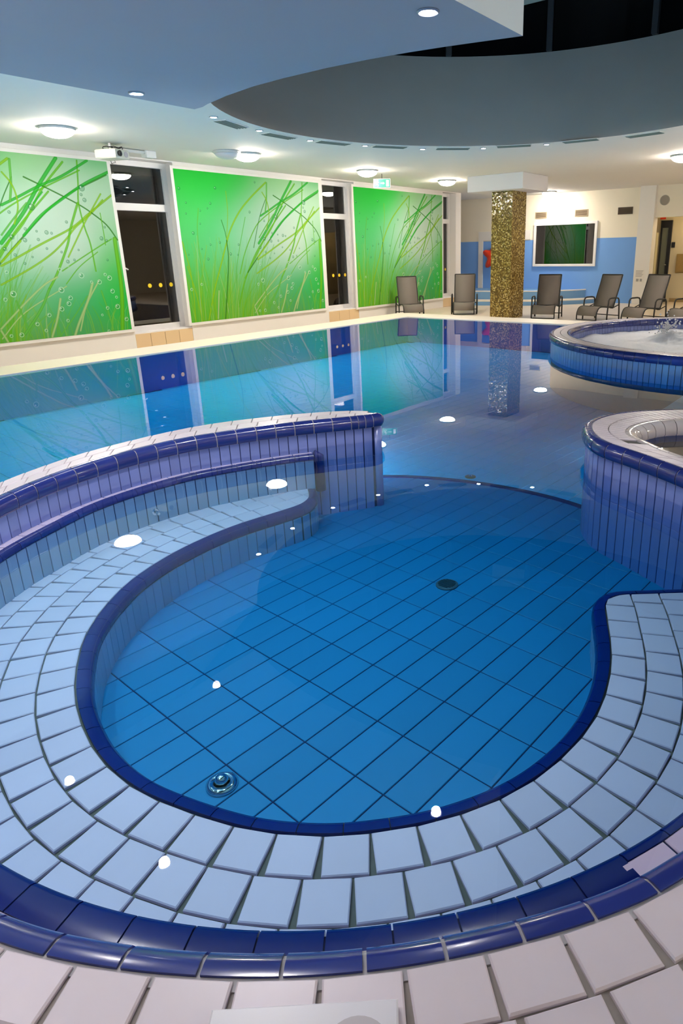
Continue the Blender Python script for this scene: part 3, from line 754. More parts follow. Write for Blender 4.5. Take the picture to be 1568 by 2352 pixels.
# ------------------------------------------------------------------ lamps
def dome_lamp(x, y, lab, lit=True):
    r = tag(empty('ceiling_lamp', (x, y, CZ)), lab, 'ceiling lamp', 'round dome lamps along the ceiling')
    MB().lathe((0, 0, 0), [(.205, 0), (.21, -.012), (.205, -.03), (.19, -.036)], 32).build('base_ring', M_LAMPRIM, r)
    pr = [(.188, -.034)] + [(.186 * math.cos(q), -.034 - .085 * math.sin(q)) for q in [k * PI / 2 / 7 for k in range(1, 7)]] + [(.004, -.119)]
    MB().lathe((0, 0, 0), pr, 32).build('lamp_glass', M_LAMP if lit else M_LAMPOFF, r, True)
dome_lamp(-7.572 * s_, 4.02 * s_, 'lit dome lamp nearest the viewer, above the first mural')
dome_lamp(-7.608 * s_, 6.625 * s_, 'lit dome lamp above the middle mural, touching an unlit one')
dome_lamp(-7.623 * s_, 6.296 * s_, 'unlit grey dome lamp beside the lit one above the middle mural', False)
dome_lamp(-7.66 * s_, 9.25 * s_, 'lit dome lamp beside the green exit sign')
dome_lamp(-7.60 * s_, 11.60 * s_, 'lit dome lamp above the end of the farthest mural')
dome_lamp(-8.38, 17.9, 'lit dome lamp close to the back wall, just right of the column capital')
dome_lamp(-3.55, 12.92, 'lit dome lamp at the right edge, above the last loungers')
for x, y, where in ((-1.0, 15.6, 'behind the loungers'), (0.6, 12.6, 'behind the hot tub'), (4.2, 9.5, 'right of the hot tub'), (4.2, 4.5, 'right of the small basin'), (4.2, 0.5, 'right of the viewer'), (-8.6, 0.4, 'left of the nearest mural')):  # extra lamps added beyond the frame to lift the room's light
    dome_lamp(x, y, 'added unseen dome lamp, ' + where)
# submerged lamps added out of view to brighten drum, soffit and pool floor
def added_pool_light(x, y, z, rz, lab):
    r = tag(empty('added_pool_light', (x, y, z), rz), lab, 'added pool light', 'added unseen lamps under the pool water')
    o = MB().lathe((0, 0, 0), [(.002, 0), (.13, 0), (.13, .012), (.105, .022), (.10, .014), (.002, .014)], 28).build('added_lamp_flange', M_CHROME, r); o.matrix_local = Matrix.Rotation(PI / 2, 4, 'Y')
    o = MB().lathe((0, 0, 0), [(.002, .013), (.098, .015), (.06, .026), (.002, .03)], 28).build('added_lamp_lens', M_UWL, r); o.matrix_local = Matrix.Rotation(PI / 2, 4, 'Y')

M_UWL = mat('added_underwater_lens', (1, 1, 1), .3, emit=(.85, .92, 1.0), strength=270)
# corridor light
def light(name, kind, loc, power, color, size=.1, rot=None, **kw):
    d = bpy.data.lights.new(name, kind); d.energy = power; d.color = color
    if kind == 'AREA': d.shape = 'DISK'; d.size = size
    else: d.shadow_soft_size = size
    for k, v_ in kw.items(): setattr(d, k, v_)
    o = bpy.data.objects.new(name, d); C.objects.link(o); o.location = loc
    if rot: o.rotation_euler = rot
    return o
light('corridor_light', 'POINT', (-4.3, 19.1, 2.25), 9, (1, .82, .5), .12)

def downlight(x, y, z, lab, group, power=16, angle=115):
    r = tag(empty('downlight', (x, y, z)), lab, 'downlight', group)
    MB().lathe((0, 0, 0), [(.050, .002), (.052, -.004), (.044, -.010), (.034, -.004)], 24).build('trim_ring', M_LEDRIM, r)
    MB().lathe((0, 0, 0), [(.033, -.003), (.030, -.008), (.002, -.010)], 20).build('lens', M_LED, r)
    o = light('downlight_beam', 'SPOT', (x, y, z - .02), power, (1.0, .96, .96), .03, None, spot_size=math.radians(angle), spot_blend=.6)
ring = [(490, 267), (595, 298), (712, 321), (838, 333), (970, 341), (1110, 339), (1255, 330)]
for i, (x, y) in enumerate(((-5.916, 4.762), (-6.151, 5.565), (-6.213, 6.432), (-5.987, 7.205), (-5.615, 7.97), (-4.967, 8.486), (-4.177, 8.78))):
    downlight(x * s_, y * s_, CZ, ('small downlight on the ring, nearest the blue soffit', 'second ring downlight from the blue soffit', 'third ring downlight from the blue soffit', 'fourth ring downlight, middle of the row',
              'third ring downlight from the right end', 'second ring downlight from the right end', 'last ring downlight at the right end')[i], 'downlights around the round opening')
downlight(-4.212, 2.796, SZ, 'downlight by the straight edge of the soffit', 'downlights in the dropped soffit', 9)
downlight(-1.912, 2.77, SZ, 'downlight by the bright corner of the soffit', 'downlights in the dropped soffit', 24)
for x, y, p_w, wh_ in ((-4.18, 1.5, 8, 'by the left edge'), (-3.05, 1.5, 24, 'added over the bench'), (-1.95, 1.4, 30, 'added over the basin'), (-3.05, .2, 8, 'added over the near left rim'), (-1.95, .1, 23, 'added over the near rim')):  # all but the left-edge one are added unseen for near brightness
    downlight(x, y, SZ, 'soffit downlight above the picture, ' + wh_, 'downlights in the dropped soffit', p_w)
# air vents between the ring downlights
for i, (x, y) in enumerate(((-6.074, 5.108), (-6.239, 5.941), (-6.12, 6.745), (-5.798, 7.486), (-5.272, 8.197), (-4.552, 8.575), (-3.71, 8.792), (-2.93, 8.905))):
    X, Y = x * s_, y * s_; a = math.atan2(Y - OC[1], X - OC[0]) + PI / 2
    r = tag(empty('ceiling_vent', (X, Y, CZ), a), ('air vent between the first two ring downlights', 'air vent between the second and third ring downlights', 'air vent between the third and fourth ring downlights',
            'air vent between the fourth and fifth ring downlights', 'air vent between the fifth and sixth ring downlights', 'air vent between the last two ring downlights', 'air vent right of the last ring downlight', 'faint air vent farthest right on the ring')[i], 'air vent', 'air vents around the round opening')
    MB().box((-.27, -.095, -.010), (.27, .095, 0), .003).build('vent_frame', M_CEIL, r)
    MB().box((-.255, -.08, -.014), (.255, .08, -.006), .001).build('vent_face', M_VENT, r)
    for k in range(4): MB().box((-.25, -.068 + k * .04, -.019), (.25, -.056 + k * .04, -.012)).build('slat', M_VENT, r)

# exit sign hanging from the ceiling
es = tag(empty('exit_sign', (-8.98, 11.30, FZ(2.43)), math.radians(38)), 'green and white emergency exit sign hanging by the third lamp', 'sign')
MB().box((-.17, -.015, -.085), (.17, .015, .085), .004).build('sign_case', M_PVC, es)
MB().box((-.162, -.019, -.078), (.162, -.014, .078)).build('sign_face', mat('exit_green', (0, .17, .11), .4, emit=(0, .50, .30), strength=.12), es)
mw = mat('exit_white', (1, 1, 1), .4, emit=(1, 1, 1), strength=.3)
MB().box((.085, -.022, -.06), (.14, -.018, .06)).build('door_symbol', mw, es)
p_ = MB(); p_.lathe((0, 0, 0), [(.001, 0), (.014, 0), (.014, .004), (.001, .004)], 12); o = p_.build('running_figure', mw, es); o.matrix_local = Matrix.Translation((-.085, -.018, .05)) @ Matrix.Rotation(PI / 2, 4, 'X')
fg = MB()
for a, b, r0 in (((-.09, .03), (-.10, -.01), .011), ((-.10, -.01), (-.075, -.035), .007), ((-.075, -.035), (-.085, -.06), .006), ((-.10, -.01), (-.125, -.04), .007), ((-.09, .025), (-.06, .01), .005), ((-.095, .02), (-.125, .0), .005)):
    fg.tube([(a[0], -.019, a[1]), (b[0], -.019, b[1])], r0, 6)
fg.build('running_figure', mw, es)
ar = MB(); ar.add([(-.03, -.022, -.008), (.02, -.022, -.008), (.02, -.022, -.022), (.055, -.022, 0), (.02, -.022, .022), (.02, -.022, .008), (-.03, -.022, .008)], [(0, 1, 2, 3, 4, 5, 6)]); ar.build('arrow', mw, es)
MB().tube([(0, 0, .085), (0, 0, CZ - FZ(2.43))], .006, 6).build('hanger', M_DARK, es)

# projector on its ceiling mount
pj = tag(empty('projector', (-9.30, 5.66, 2.635), math.radians(20)), 'white projector with tangled black cable under the ceiling by the first window', 'projector')
MB().box((-.17, -.14, -.06), (.17, .14, .06), .015).build('projector_case', mat('projector_white', (.72, .70, .62), .4), pj)
o = MB().lathe((0, 0, 0), [(.002, 0), (.034, 0), (.040, .025), (.030, .028), (.002, .018)], 20).build('projector_lens', M_BLACK, pj); o.matrix_local = Matrix.Translation((.168, -.07, 0)) @ Matrix.Rotation(PI / 2, 4, 'Y')
o = MB().lathe((0, 0, 0), [(.002, 0), (.04, 0), (.04, .006), (.002, .006)], 20).build('fan_grille', M_PGREY, pj); o.matrix_local = Matrix.Translation((.168, .075, 0)) @ Matrix.Rotation(PI / 2, 4, 'Y')
MB().tube([(-.02, .0, .06), (-.02, .0, CZ - 2.637)], .014, 8).build('mount_pole', M_PVC, pj)
MB().lathe((-.02, 0, 0), [(.002, .05), (.06, .06), (.06, .072), (.002, .075)], 16).build('mount_plate', M_PVC, pj)
cb = [( -.02 + .12 * math.sin(t * 1.7) * (1 - t / 30), .03 + .08 * math.sin(t * 1.1 + 1) + t * .006, .085 + .022 * math.sin(t * 2.3)) for t in [k * .35 for k in range(60)]]
MB().tube(cb, .006, 5).build('cable_tangle', M_BLACK, pj)
MB().tube([(-.1, .14, 0), (-.13, .22, -.02), (-.12, .34, -.0), (-.14, .43, .045), (-.2, .50, .01), (-.28, .56, .03), (-.3, .60, .09)], .007, 6).build('cable', M_BLACK, pj)
MB().tube([(-.12, .10, -.05), (-.15, .15, -.09), (-.12, .20, -.07), (-.12, .16, -.02)], .005, 5).build('cable', M_BLACK, pj)
cn = tag(empty('cable_conduit', (-9.6, 5.9, CZ)), 'white ceiling conduit arm and box beside the projector', 'conduit')
MB().box((-.03, .0, -.05), (.03, .46, -.01), .004).build('conduit_arm', M_PVC, cn)
MB().box((-.07, .46, -.10), (.07, .62, 0), .008).build('junction_box', M_PVC, cn)

# ------------------------------------------------------------------ near basin
def sc2(P, k): return [(x * k, y * k) for x, y in P]
RK = sc2([(-0.747, 3.28), (-0.846, 3.337), (-0.972, 3.406), (-1.071, 3.456), (-1.18, 3.506), (-1.26, 3.56), (-1.333, 3.64), (-1.397, 3.738), (-1.449, 3.853), (-1.471, 3.962), (-1.462, 4.081), (-1.425, 4.204), (-1.335, 4.346), (-1.177, 4.496), (-1.03, 4.60), (-.8, 4.72), (-.5, 4.82), (-.1, 4.9)], 1.019)
K = Curve([(-2.862, 3.452), (-2.872, 3.405), (-2.907, 3.35), (-3.011, 3.196), (-3.105, 3.06), (-3.22, 2.88), (-3.311, 2.70), (-3.395, 2.509), (-3.464, 2.32), (-3.50, 2.11), (-3.506, 1.863), (-3.48, 1.63), (-3.43, 1.43), (-3.33, 1.184),
           (-3.13, .86), (-2.85, .565), (-2.5, .33), (-2.1, .18), (-1.65, .11), (-1.3, .135), (-1.018, .211), (-.87, .275), (-.76, .335), (-.652, .404), (-.549, .481), (-.453, .566), (-.362, .66), (-.276, .761), (-.202, .862), (-.14, .973),
           (0.0, 1.30), (.065, 1.65), (.07, 2.0), (0.0, 2.35), (-.14, 2.67), (-.35, 2.97), (-.58, 3.21)] + RK, 6)
ZT = 0.19
sL = K.near(-3.33, 1.184) + .25         # end of the left peninsula's narrow coping
sR = K.near(-.14, 2.67)                  # start of the right peninsula
O = Curve([(-2.862, 3.462), (-2.92, 3.474), (-2.99, 3.455), (-3.118, 3.37), (-3.251, 3.225), (-3.379, 3.06), (-3.50, 2.86), (-3.60, 2.67), (-3.66, 2.46), (-3.69, 2.22), (-3.695, 1.95), (-3.68, 1.74), (-3.62, 1.50), (-3.55, 1.30), (-3.40, 1.0), (-3.2, .75)], 8)
J = Curve([(.35, 2.95), (.0, 3.10), (-.35, 3.30), (-.62, 3.455), (-.894, 3.603), (-1.004, 3.692), (-1.104, 3.771), (-1.161, 3.816), (-1.197, 3.907), (-1.204, 4.005), (-1.18, 4.112), (-1.13, 4.221), (-1.056, 4.299), (-.93, 4.39), (-.75, 4.47), (-.5, 4.56), (-.1, 4.64)], 8)
left_end = O.near(-3.45, 1.08)
rim = st(ruled_body('pool_rim', K, O, 0, sL, 0, left_end, -.62, ZT - .008, M_GROUT), 'raised curved tiled rim of the near basin with deep blue nosing', 'pool rim')
# shift the substrate face a little under the nosing
fore = swept('rim_base', K, sL - .05, sR + .02, [(0.016, -.62), (0.016, .10), (0, ZT - .008), (-1.15, ZT - .008), (-1.15, -.62)], M_GROUTL, rim, .06)
ruled_body('rim_base', K, J, sR, K.L, 0, J.L, -.62, ZT - .008, M_GROUT, rim, 90)
swept('rim_base', K, 0.02, K.L, [(-.01, -.55), (-.01, .14), (.017, .14), (.017, -.55)], M_GROUTB, rim, .04)
# nosing joints are pale: a slim core under the nosing tiles
core = [(-.02, .10), (.043, .103), (.050, .125), (.050, .150), (.044, .170), (.030, .182), (0, .1845), (-.02, .1845)]
swept('nosing_joint', K, 0, K.L, core, mat('pale_joint', (.42, .40, .42), .8), rim, .02)
nose = [(.0, .1895), (.018, .189), (.034, .184), (.046, .174), (.053, .160), (.056, .142), (.055, .125), (.049, .108), (.040, .1015), (.0, .10)]
P_ = 0.1305
def nosing_run(cv, s0, s1, prof, pitch, mt, parent, gap=.007, ds=.022, name='nosing_tile'):
    n_ = int(round((s1 - s0) / pitch)); p_ = (s1 - s0) / n_
    for i in range(n_): swept(name, cv, s0 + i * p_ + gap / 2, s0 + (i + 1) * p_ - gap / 2, prof, mt, parent, ds, True)
# tip of the left peninsula has half-length pieces
nosing_run(K, .0, .20, nose, .05, M_NAVY, rim, .005)
tip_s = [K.near(-1.30, 3.66), K.near(-1.16, 4.60)]
nosing_run(K, .20, tip_s[0], nose, P_, M_NAVY, rim)
nosing_run(K, tip_s[0], tip_s[1], nose, .055, M_NAVY, rim, .005)
nosing_run(K, tip_s[1], K.L - .05, nose, P_, M_NAVY, rim)
# a rounded cap closes the tip
mb = MB(); mb.lathe((-2.862, 3.452, 0), [(.002, .10), (.042, .1015), (.054, .125), (.056, .142), (.052, .162), (.040, .178), (.018, .188), (.002, .1895)], 24); mb.build('nosing_tile', M_NAVY, rim, True)
mb = MB(); mb.lathe((-2.862, 3.452, 0), [(.002, -.55), (.036, -.55), (.036, .105), (.002, .105)], 24); mb.build('tip_face', M_LILAC, rim, True)
# coping tiles
cnt = int((sL) / P_)
ruled_tiles(K, O, 0.03, sL, 0.03, left_end, cnt, [(.03, .49), (.52, .97)], ZT, M_COPE, rim, .005, .35, 'coping_tile')
for r in range(4):
    flat_row(K, sL + .02, sR, P_, -.006 - r * .0985, .124, .093, ZT + .001, M_COPE, rim, phase=.4 * r - .25 * (r % 2), name='coping_tile')
mb = MB(); tv = [(-.062, -.093, 0), (.062, -.093, 0), (.062, 0, 0), (-.062, 0, 0), (-.062, -.093, -.01), (.062, -.093, -.01), (.062, 0, -.01), (-.062, 0, -.01)]
for r in range(4, 11):                                   # outer rows nobody sees from here, joined
    u = sL + .02 + P_ * (.5 + .37 * (r % 3))
    while u + P_ / 2 < sR:
        p = K.p(u, -.006 - r * .0985); a = K.ang(u); c_, s__ = math.cos(a), math.sin(a)
        mb.add([(p[0] + c_ * x - s__ * y, p[1] + s__ * x + c_ * y, ZT + .001 + z) for x, y, z in tv], [(0, 1, 2, 3), (0, 4, 5, 1), (1, 5, 6, 2), (2, 6, 7, 3), (3, 7, 4, 0)])
        u += P_
tag(mb.build('outer_coping_rows', M_COPE, rim), kind='stuff')
jR = J.near(-1.06, 3.735)
ruled_tiles(K, J, sR, tip_s[0], 0, jR, int((tip_s[0] - sR) / P_), [(.03, .40), (.42, .80)], ZT, M_COPE, rim, .005, .4, 'coping_tile')
jR2 = J.near(-.93, 4.39)
ruled_tiles(K, J, tip_s[0], tip_s[1], jR, jR2, int((tip_s[1] - tip_s[0]) / .052), [(.03, .40), (.42, .80)], ZT, M_COPE, rim, .006, 0, 'coping_tile')
ruled_tiles(K, J, tip_s[1], K.L, jR2, J.L, int((K.L - tip_s[1]) / P_), [(.03, .40), (.42, .80)], ZT, M_COPE, rim, .005, .3, 'coping_tile')
inn = [(.050, .1895), (.030, .193), (.008, .189), (-.018, .174), (-.034, .150), (-.040, .115), (-.030, .10), (.050, .10)]
nosing_run(J, .05, J.L - .05, [(o_ * -1 if False else o_, z_) for o_, z_ in inn], .088, mat('glazed_cream_nosing', (.60, .54, .55), .15, vary=.05), rim, .006, .02, 'inner_nosing_tile')
swept('inner_wall', J, 0, J.L, [(.02, -.5), (.02, .12), (-.03, .12), (-.03, -.5)], M_RIMBODY, rim, .04)
# upright face tiles, upper band over the ledge and full height where there is no ledge
s_nose = K.near(-3.09, 3.08)             # where the ledge ends on the left
s_right = K.near(-.47, 3.10)             # and on the right
wall_row(K, s_nose - int((s_nose - .01) / .0655) * .0655, s_nose, .0655, .026, .060, .2513, .105, M_LILAC, rim, name='face_tile')
wall_row(K, s_nose - int((s_nose - .01) / .0655) * .0655, s_nose + .14, .0655, .026, .060, .36, -.1465, M_LILAC, rim, name='face_tile')
wall_row(K, s_nose, s_right, .0655, .026, .0605, .145, .105, M_LILAC, rim, name='face_tile')
wall_row(K, s_right, K.L, .0655, .026, .0605, .2513, .105, M_LILAC, rim, name='face_tile')
wall_row(K, s_right, K.L, .0655, .026, .0605, .36, -.1465, M_LILAC, rim, name='face_tile')

# ---- ledge just under the water
def arc(cx, cy, r, a0, a1, n): return [(cx + r * math.cos(math.radians(a0 + (a1 - a0) * i / n)), cy + r * math.sin(math.radians(a0 + (a1 - a0) * i / n))) for i in range(n + 1)]
E_ = Curve([K.p(K.near(*q), .088) for q in ((-3.115, 3.05), (-3.22, 2.88), (-3.311, 2.70), (-3.395, 2.509), (-3.464, 2.32), (-3.50, 2.11), (-3.506, 1.863), (-3.48, 1.63))] + [(-3.31, 1.41), (-3.18, 1.115), (-2.97, .83), (-2.70, .62), (-2.34, .445), (-1.98, .35)] + arc(-1.68, 1.865, 1.545, -92, 36, 20), 12)
LZ = -0.028
ledge = st(swept('pool_ledge', E_, 0, E_.L, [(-.25, -.27), (-.012, -.27), (-.012, LZ - .03), (-.02, LZ - .006), (-.25, LZ - .006)], M_GROUTB, None, .04), 'narrow submerged ledge under the rim of the near basin', 'pool ledge')
n_ = int(E_.L / P_)
kA, kB = K.near(-3.165, 3.0) - .0, K.near(-.44, 3.08)
for i in range(n_):
    u0, u1 = E_.L * i / n_ + .003, E_.L * (i + 1) / n_ - .003
    o_in = -.084 if E_.near(-2.70, .62) < (u0 + u1) / 2 < E_.near(-.30, 1.15) else -.034
    a0, a1 = E_.p(u0, o_in), E_.p(u1, o_in)
    b0, b1 = E_.p(u0, -.2), E_.p(u1, -.2)
    quad_tile([a0, a1, b1, b0], LZ - .0005, .01, M_BENCH, ledge, 'ledge_tile')
wn_ = .032
ln = [(-wn_, LZ), (-.018, LZ - .001), (-.005, LZ - .008), (.001, LZ - .022), (.001, LZ - .034), (-.008, LZ - .040), (-wn_, LZ - .040)]
ea, eb = E_.near(-2.70, .62), E_.near(-.30, 1.15)
ln2 = [(-.082, LZ)] + ln[1:-1] + [(-.082, LZ - .040)]
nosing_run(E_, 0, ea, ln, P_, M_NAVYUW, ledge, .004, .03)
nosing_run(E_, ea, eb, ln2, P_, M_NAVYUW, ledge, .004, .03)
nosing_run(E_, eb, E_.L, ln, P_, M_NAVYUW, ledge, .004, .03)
e0 = E_.p(0, -.02)
MB().tube([(e0[0], e0[1] + .01, LZ - .012), (e0[0] + .012, e0[1] + .035, -.05), (e0[0] + .012, e0[1] + .04, -.30)], .036, 10).build('end_trim', M_NAVYUW, ledge, True)
e1 = E_.p(E_.L, -.02)
MB().tube([(e1[0], e1[1], LZ - .012), (e1[0], e1[1] + .01, -.26)], .03, 10).build('end_trim', M_NAVYUW, ledge, True)
M_STEEL = mat('steel_blue_riser_glaze', (.26, .38, .56), .22, vary=.07)
wall_row(E_, 0, E_.L, .0655, -.006, .0605, .205, LZ - .042, M_STEEL, ledge, name='riser_tile')

# ---- bench
BZ = -0.27
B = Curve([(-3.26, 3.06), (-3.16, 3.015), (-3.058, 2.94), (-2.955, 2.84), (-2.912, 2.72), (-2.934, 2.56), (-2.972, 2.372), (-2.995, 2.183), (-2.985, 1.93), (-2.945, 1.72), (-2.875, 1.52), (-2.81, 1.405), (-2.727, 1.285), (-2.629, 1.173), (-2.528, 1.079), (-2.394, .986),
           (-2.272, .913), (-2.147, .854), (-2.014, .808), (-1.877, .773), (-1.74, .757), (-1.606, .761), (-1.481, .784), (-1.353, .817), (-1.226, .86), (-1.11, .92), (-1.007, .99), (-.91, 1.079), (-.83, 1.165), (-.76, 1.265), (-.699, 1.374), (-.655, 1.493), (-.626, 1.626),
           (-.612, 1.763), (-.616, 1.894), (-.64, 2.039), (-.679, 2.182), (-.735, 2.329), (-.795, 2.457), (-.846, 2.572), (-.862, 2.642), (-.841, 2.709), (-.794, 2.752), (-.691, 2.83), (-.596, 2.905), (-.45, 3.01)], 5)
bl, br = B.near(-2.934, 2.56), B.near(-.846, 2.572)
bp = [B.p(u) for u in np.linspace(0, B.L, 160)]
okk = [K.p(u, .0) for u in np.linspace(K.near(-.42, 3.04), K.near(-3.25, 3.1), 120)][::1]
kk0, kk1 = K.near(-3.13, 3.03), K.near(-.42, 3.04)
outer = [K.p(u, .01) for u in np.linspace(kk1, kk0, 140)]
# ring between the bench front and the rim wall, as strips
mb = MB(); n_ = 160
P1 = [B.p(u, .045) for u in np.linspace(0, B.L, n_ + 1)]; P2 = [K.p(u, .01) for u in np.linspace(kk0, kk1, n_ + 1)]
vs = []; fs = []
for a, b in zip(P1, P2): vs += [(*a, -.52), (*a, BZ - .012), (*b, BZ - .012), (*b, -.52)]
for i in range(n_):
    for k in range(4):
        l = (k + 1) % 4; fs.append((i * 4 + k, i * 4 + l, i * 4 + 4 + l, i * 4 + 4 + k))
bench = obj('pool_bench', vs, fs, M_GROUT); fixed(bench.data)
st(bench, 'submerged curved bench of pale square tiles round the near basin', 'pool bench')
def clip_poly(poly, p0, n0):
    """keep the side of the line through p0 that n0 points to"""
    out = []
    for i in range(len(poly)):
        a, b = np.array(poly[i]), np.array(poly[(i + 1) % len(poly)]); da, db = (a - p0) @ n0, (b - p0) @ n0
        if da >= 0: out.append(a)
        if da * db < 0: out.append(a + (b - a) * da / (da - db))
    return out
def cut_tile(poly, z1, t, mt, parent, name):
    n_ = len(poly); c0 = np.mean(poly, axis=0); P = [np.array(p) for p in poly]
    if sum(P[i][0] * P[(i + 1) % n_][1] - P[(i + 1) % n_][0] * P[i][1] for i in range(n_)) < 0: P = P[::-1]
    ins = [p + (c0 - p) / max(np.hypot(*(c0 - p)), 1e-6) * .003 for p in P]
    vs = [(*p, z1 - t) for p in P] + [(*p, z1 - .003) for p in P] + [(*p, z1) for p in ins]
    fs = [tuple(range(n_))[::-1]] + [(a + i, a + (i + 1) % n_, a + n_ + (i + 1) % n_, a + n_ + i) for a in (0, n_) for i in range(n_)] + [tuple(range(2 * n_, 3 * n_))]
    return obj(name, vs, fs, mt, parent)
G = Curve([(-2.86, 3.10), (-2.875, 2.92), (-2.90, 2.74)] + [tuple(B.p(q)) for q in np.linspace(bl, br, 46)] + [(-.905, 2.68), (-.965, 2.80), (-1.03, 2.93), (-1.10, 3.06)], 3)
for r in range(4):
    seg = Curve([G.p(q, -.008 - r * .1305) for q in np.linspace(.0, G.L, 160)], 8)
    u = .07
    while u < seg.L - .06:
        w_, d_ = .1245, .1235
        a = seg.ang(u); p = np.array(seg.p(u)); t_ = np.array([math.cos(a), math.sin(a)]); n0 = np.array([-t_[1], t_[0]])
        quad = [p - t_ * w_ / 2, p + t_ * w_ / 2, p + t_ * w_ / 2 - n0 * d_, p - t_ * w_ / 2 - n0 * d_]
        poly = quad; cut = False
        if u < 1.0 or u > seg.L - 1.0:
            for q in quad + [np.mean(quad, axis=0)]:
                s_b = B.near(*q); bp_ = np.array(B.p(s_b, -.004)); ab = B.ang(s_b); nb_ = np.array([math.sin(ab), -math.cos(ab)])
                if len(poly) > 2 and min((np.array(v) - bp_) @ nb_ for v in poly) < -.001 and np.hypot(*(q - bp_)) < .16:
                    poly = clip_poly(poly, bp_, nb_); cut = True
                elif (q - bp_) @ nb_ < -.12: poly = []
                if len(poly) < 3: break
        if not cut and len(poly) == 4:
            o = link('bench_tile', plate(w_, d_, .012, M_BENCH), bench)
            o.location = (p[0], p[1], BZ + random.uniform(-.0008, .0008)); o.rotation_euler = (random.uniform(-.004, .004), random.uniform(-.004, .004), a)
        elif len(poly) >= 3:
            ar_ = abs(sum(poly[i][0] * poly[(i + 1) % len(poly)][1] - poly[(i + 1) % len(poly)][0] * poly[i][1] for i in range(len(poly)))) / 2
            if ar_ > 4e-4: cut_tile(poly, BZ, .012, M_BENCH, bench, 'bench_tile')
        u += P_
bn_ = [(.0, BZ + .001), (.024, BZ - .001), (.042, BZ - .008), (.053, BZ - .024), (.055, BZ - .05), (.046, BZ - .062), (.0, BZ - .062)]
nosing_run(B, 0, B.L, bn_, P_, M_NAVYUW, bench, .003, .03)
wall_row(B, 0.02, B.L, .0655, .050, .0605, .18, BZ - .064, M_STEEL, bench, name='riser_tile')

# ---- basin floor of long blue tiles
FZ_ = -0.5
fl = st(box('pool_floor', (-8.3, -1.1, -.62), (3.3, 11.1, FZ_ - .004), M_GROUTB), 'blue tiled floor of the pool, long tiles laid in straight courses', 'pool floor')
ax = np.array([.9975, -.0704]); ay = np.array([.0704, .9975]); org = np.array([-2.634, 1.191])
pu, pv = .1345, .2585
me_f = mesh('tile', *[(lambda m_: m_.v)(MB()), []], M_FLOORT) if False else None
def floor_plate():
    x, y, c = (pu - .0048), (pv - .0048), .002
    vs = [(0, 0, -.008), (x, 0, -.008), (x, y, -.008), (0, y, -.008), (0, 0, -c), (x, 0, -c), (x, y, -c), (0, y, -c), (c, c, 0), (x - c, c, 0), (x - c, y - c, 0), (c, y - c, 0)]
    fs = [(a + i, a + (i + 1) % 4, a + 4 + (i + 1) % 4, a + 4 + i) for a in (0, 4) for i in range(4)] + [(8, 9, 10, 11)]
    return vs, fs
fv, ff = floor_plate(); fme = mesh('tile', fv, ff, M_FLOORT)
ang_f = math.atan2(ax[1], ax[0])
cand = []; beyond = []; far = MB(); ca, sa = math.cos(ang_f), math.sin(ang_f)
Bp = np.array(bp)
def inside_basin(x, y):
    # within the polygon of the bench front plus the opening to the big pool
    poly = list(map(tuple, Bp)) + [(-.9, 3.3), (-1.5, 3.9), (-2.2, 4.4), (-3.0, 3.9), (-3.05, 3.2)]
    c_ = False; j = len(poly) - 1
    for i in range(len(poly)):
        if (poly[i][1] > y) != (poly[j][1] > y) and x < (poly[j][0] - poly[i][0]) * (y - poly[i][1]) / (poly[j][1] - poly[i][1]) + poly[i][0]: c_ = not c_
        j = i
    return c_
for i in range(-48, 48):
    for j in range(-8, 44):
        p = org + ax * (i * pu) + ay * (j * pv)
        if not (-8.3 < p[0] < 3.0 and -.9 < p[1] < 10.9): continue
        q = p + ax * pu / 2 + ay * pv / 2
        d = math.hypot(q[0], q[1])
        if inside_basin(*q) or inside_basin(*(q + ax * .08)) or inside_basin(*(q - ax * .08)) or inside_basin(*(q + ay * .14)) or inside_basin(*(q - ay * .14)): cand.append((d, p))
        elif q[1] > 2.2 or q[0] < -3.7: beyond.append((d if q[1] > 3.4 and -3.4 < q[0] < -1.3 else d + 50, p))
# big-pool floor colour is lightened for water reflection; both meet under the sill strip
M_FFAR = mat('reflection_lit_floor_glaze', (0.022, 0.54, 0.84), .5, noise=.05, nscale=5)
sill = Curve([(-3.30, 3.90), (-3.10, 4.03), (-2.984, 4.09), (-2.702, 4.19), (-2.409, 4.25), (-2.112, 4.27), (-1.821, 4.25), (-1.60, 4.20), (-1.40, 4.12)], 10)
SX, SY = sill.Q[:, 0], sill.Q[:, 1]
def side(q):
    """> 0 beyond the sill"""
    if q[0] < -3.35: return 1.0
    return q[1] - float(np.interp(q[0], SX, SY))
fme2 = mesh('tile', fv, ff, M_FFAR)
allt = [(math.hypot(*(p + ax * pu / 2 + ay * pv / 2)), p) for d, p in cand + beyond]
near_set = {id(p) for d, p in cand}
allt.sort(key=lambda t: t[0] + (0 if id(t[1]) in near_set else (0 if t[1][1] > 3.4 and -3.4 < t[1][0] < -1.3 else 50)))
nt_used = 0; far_near = MB()
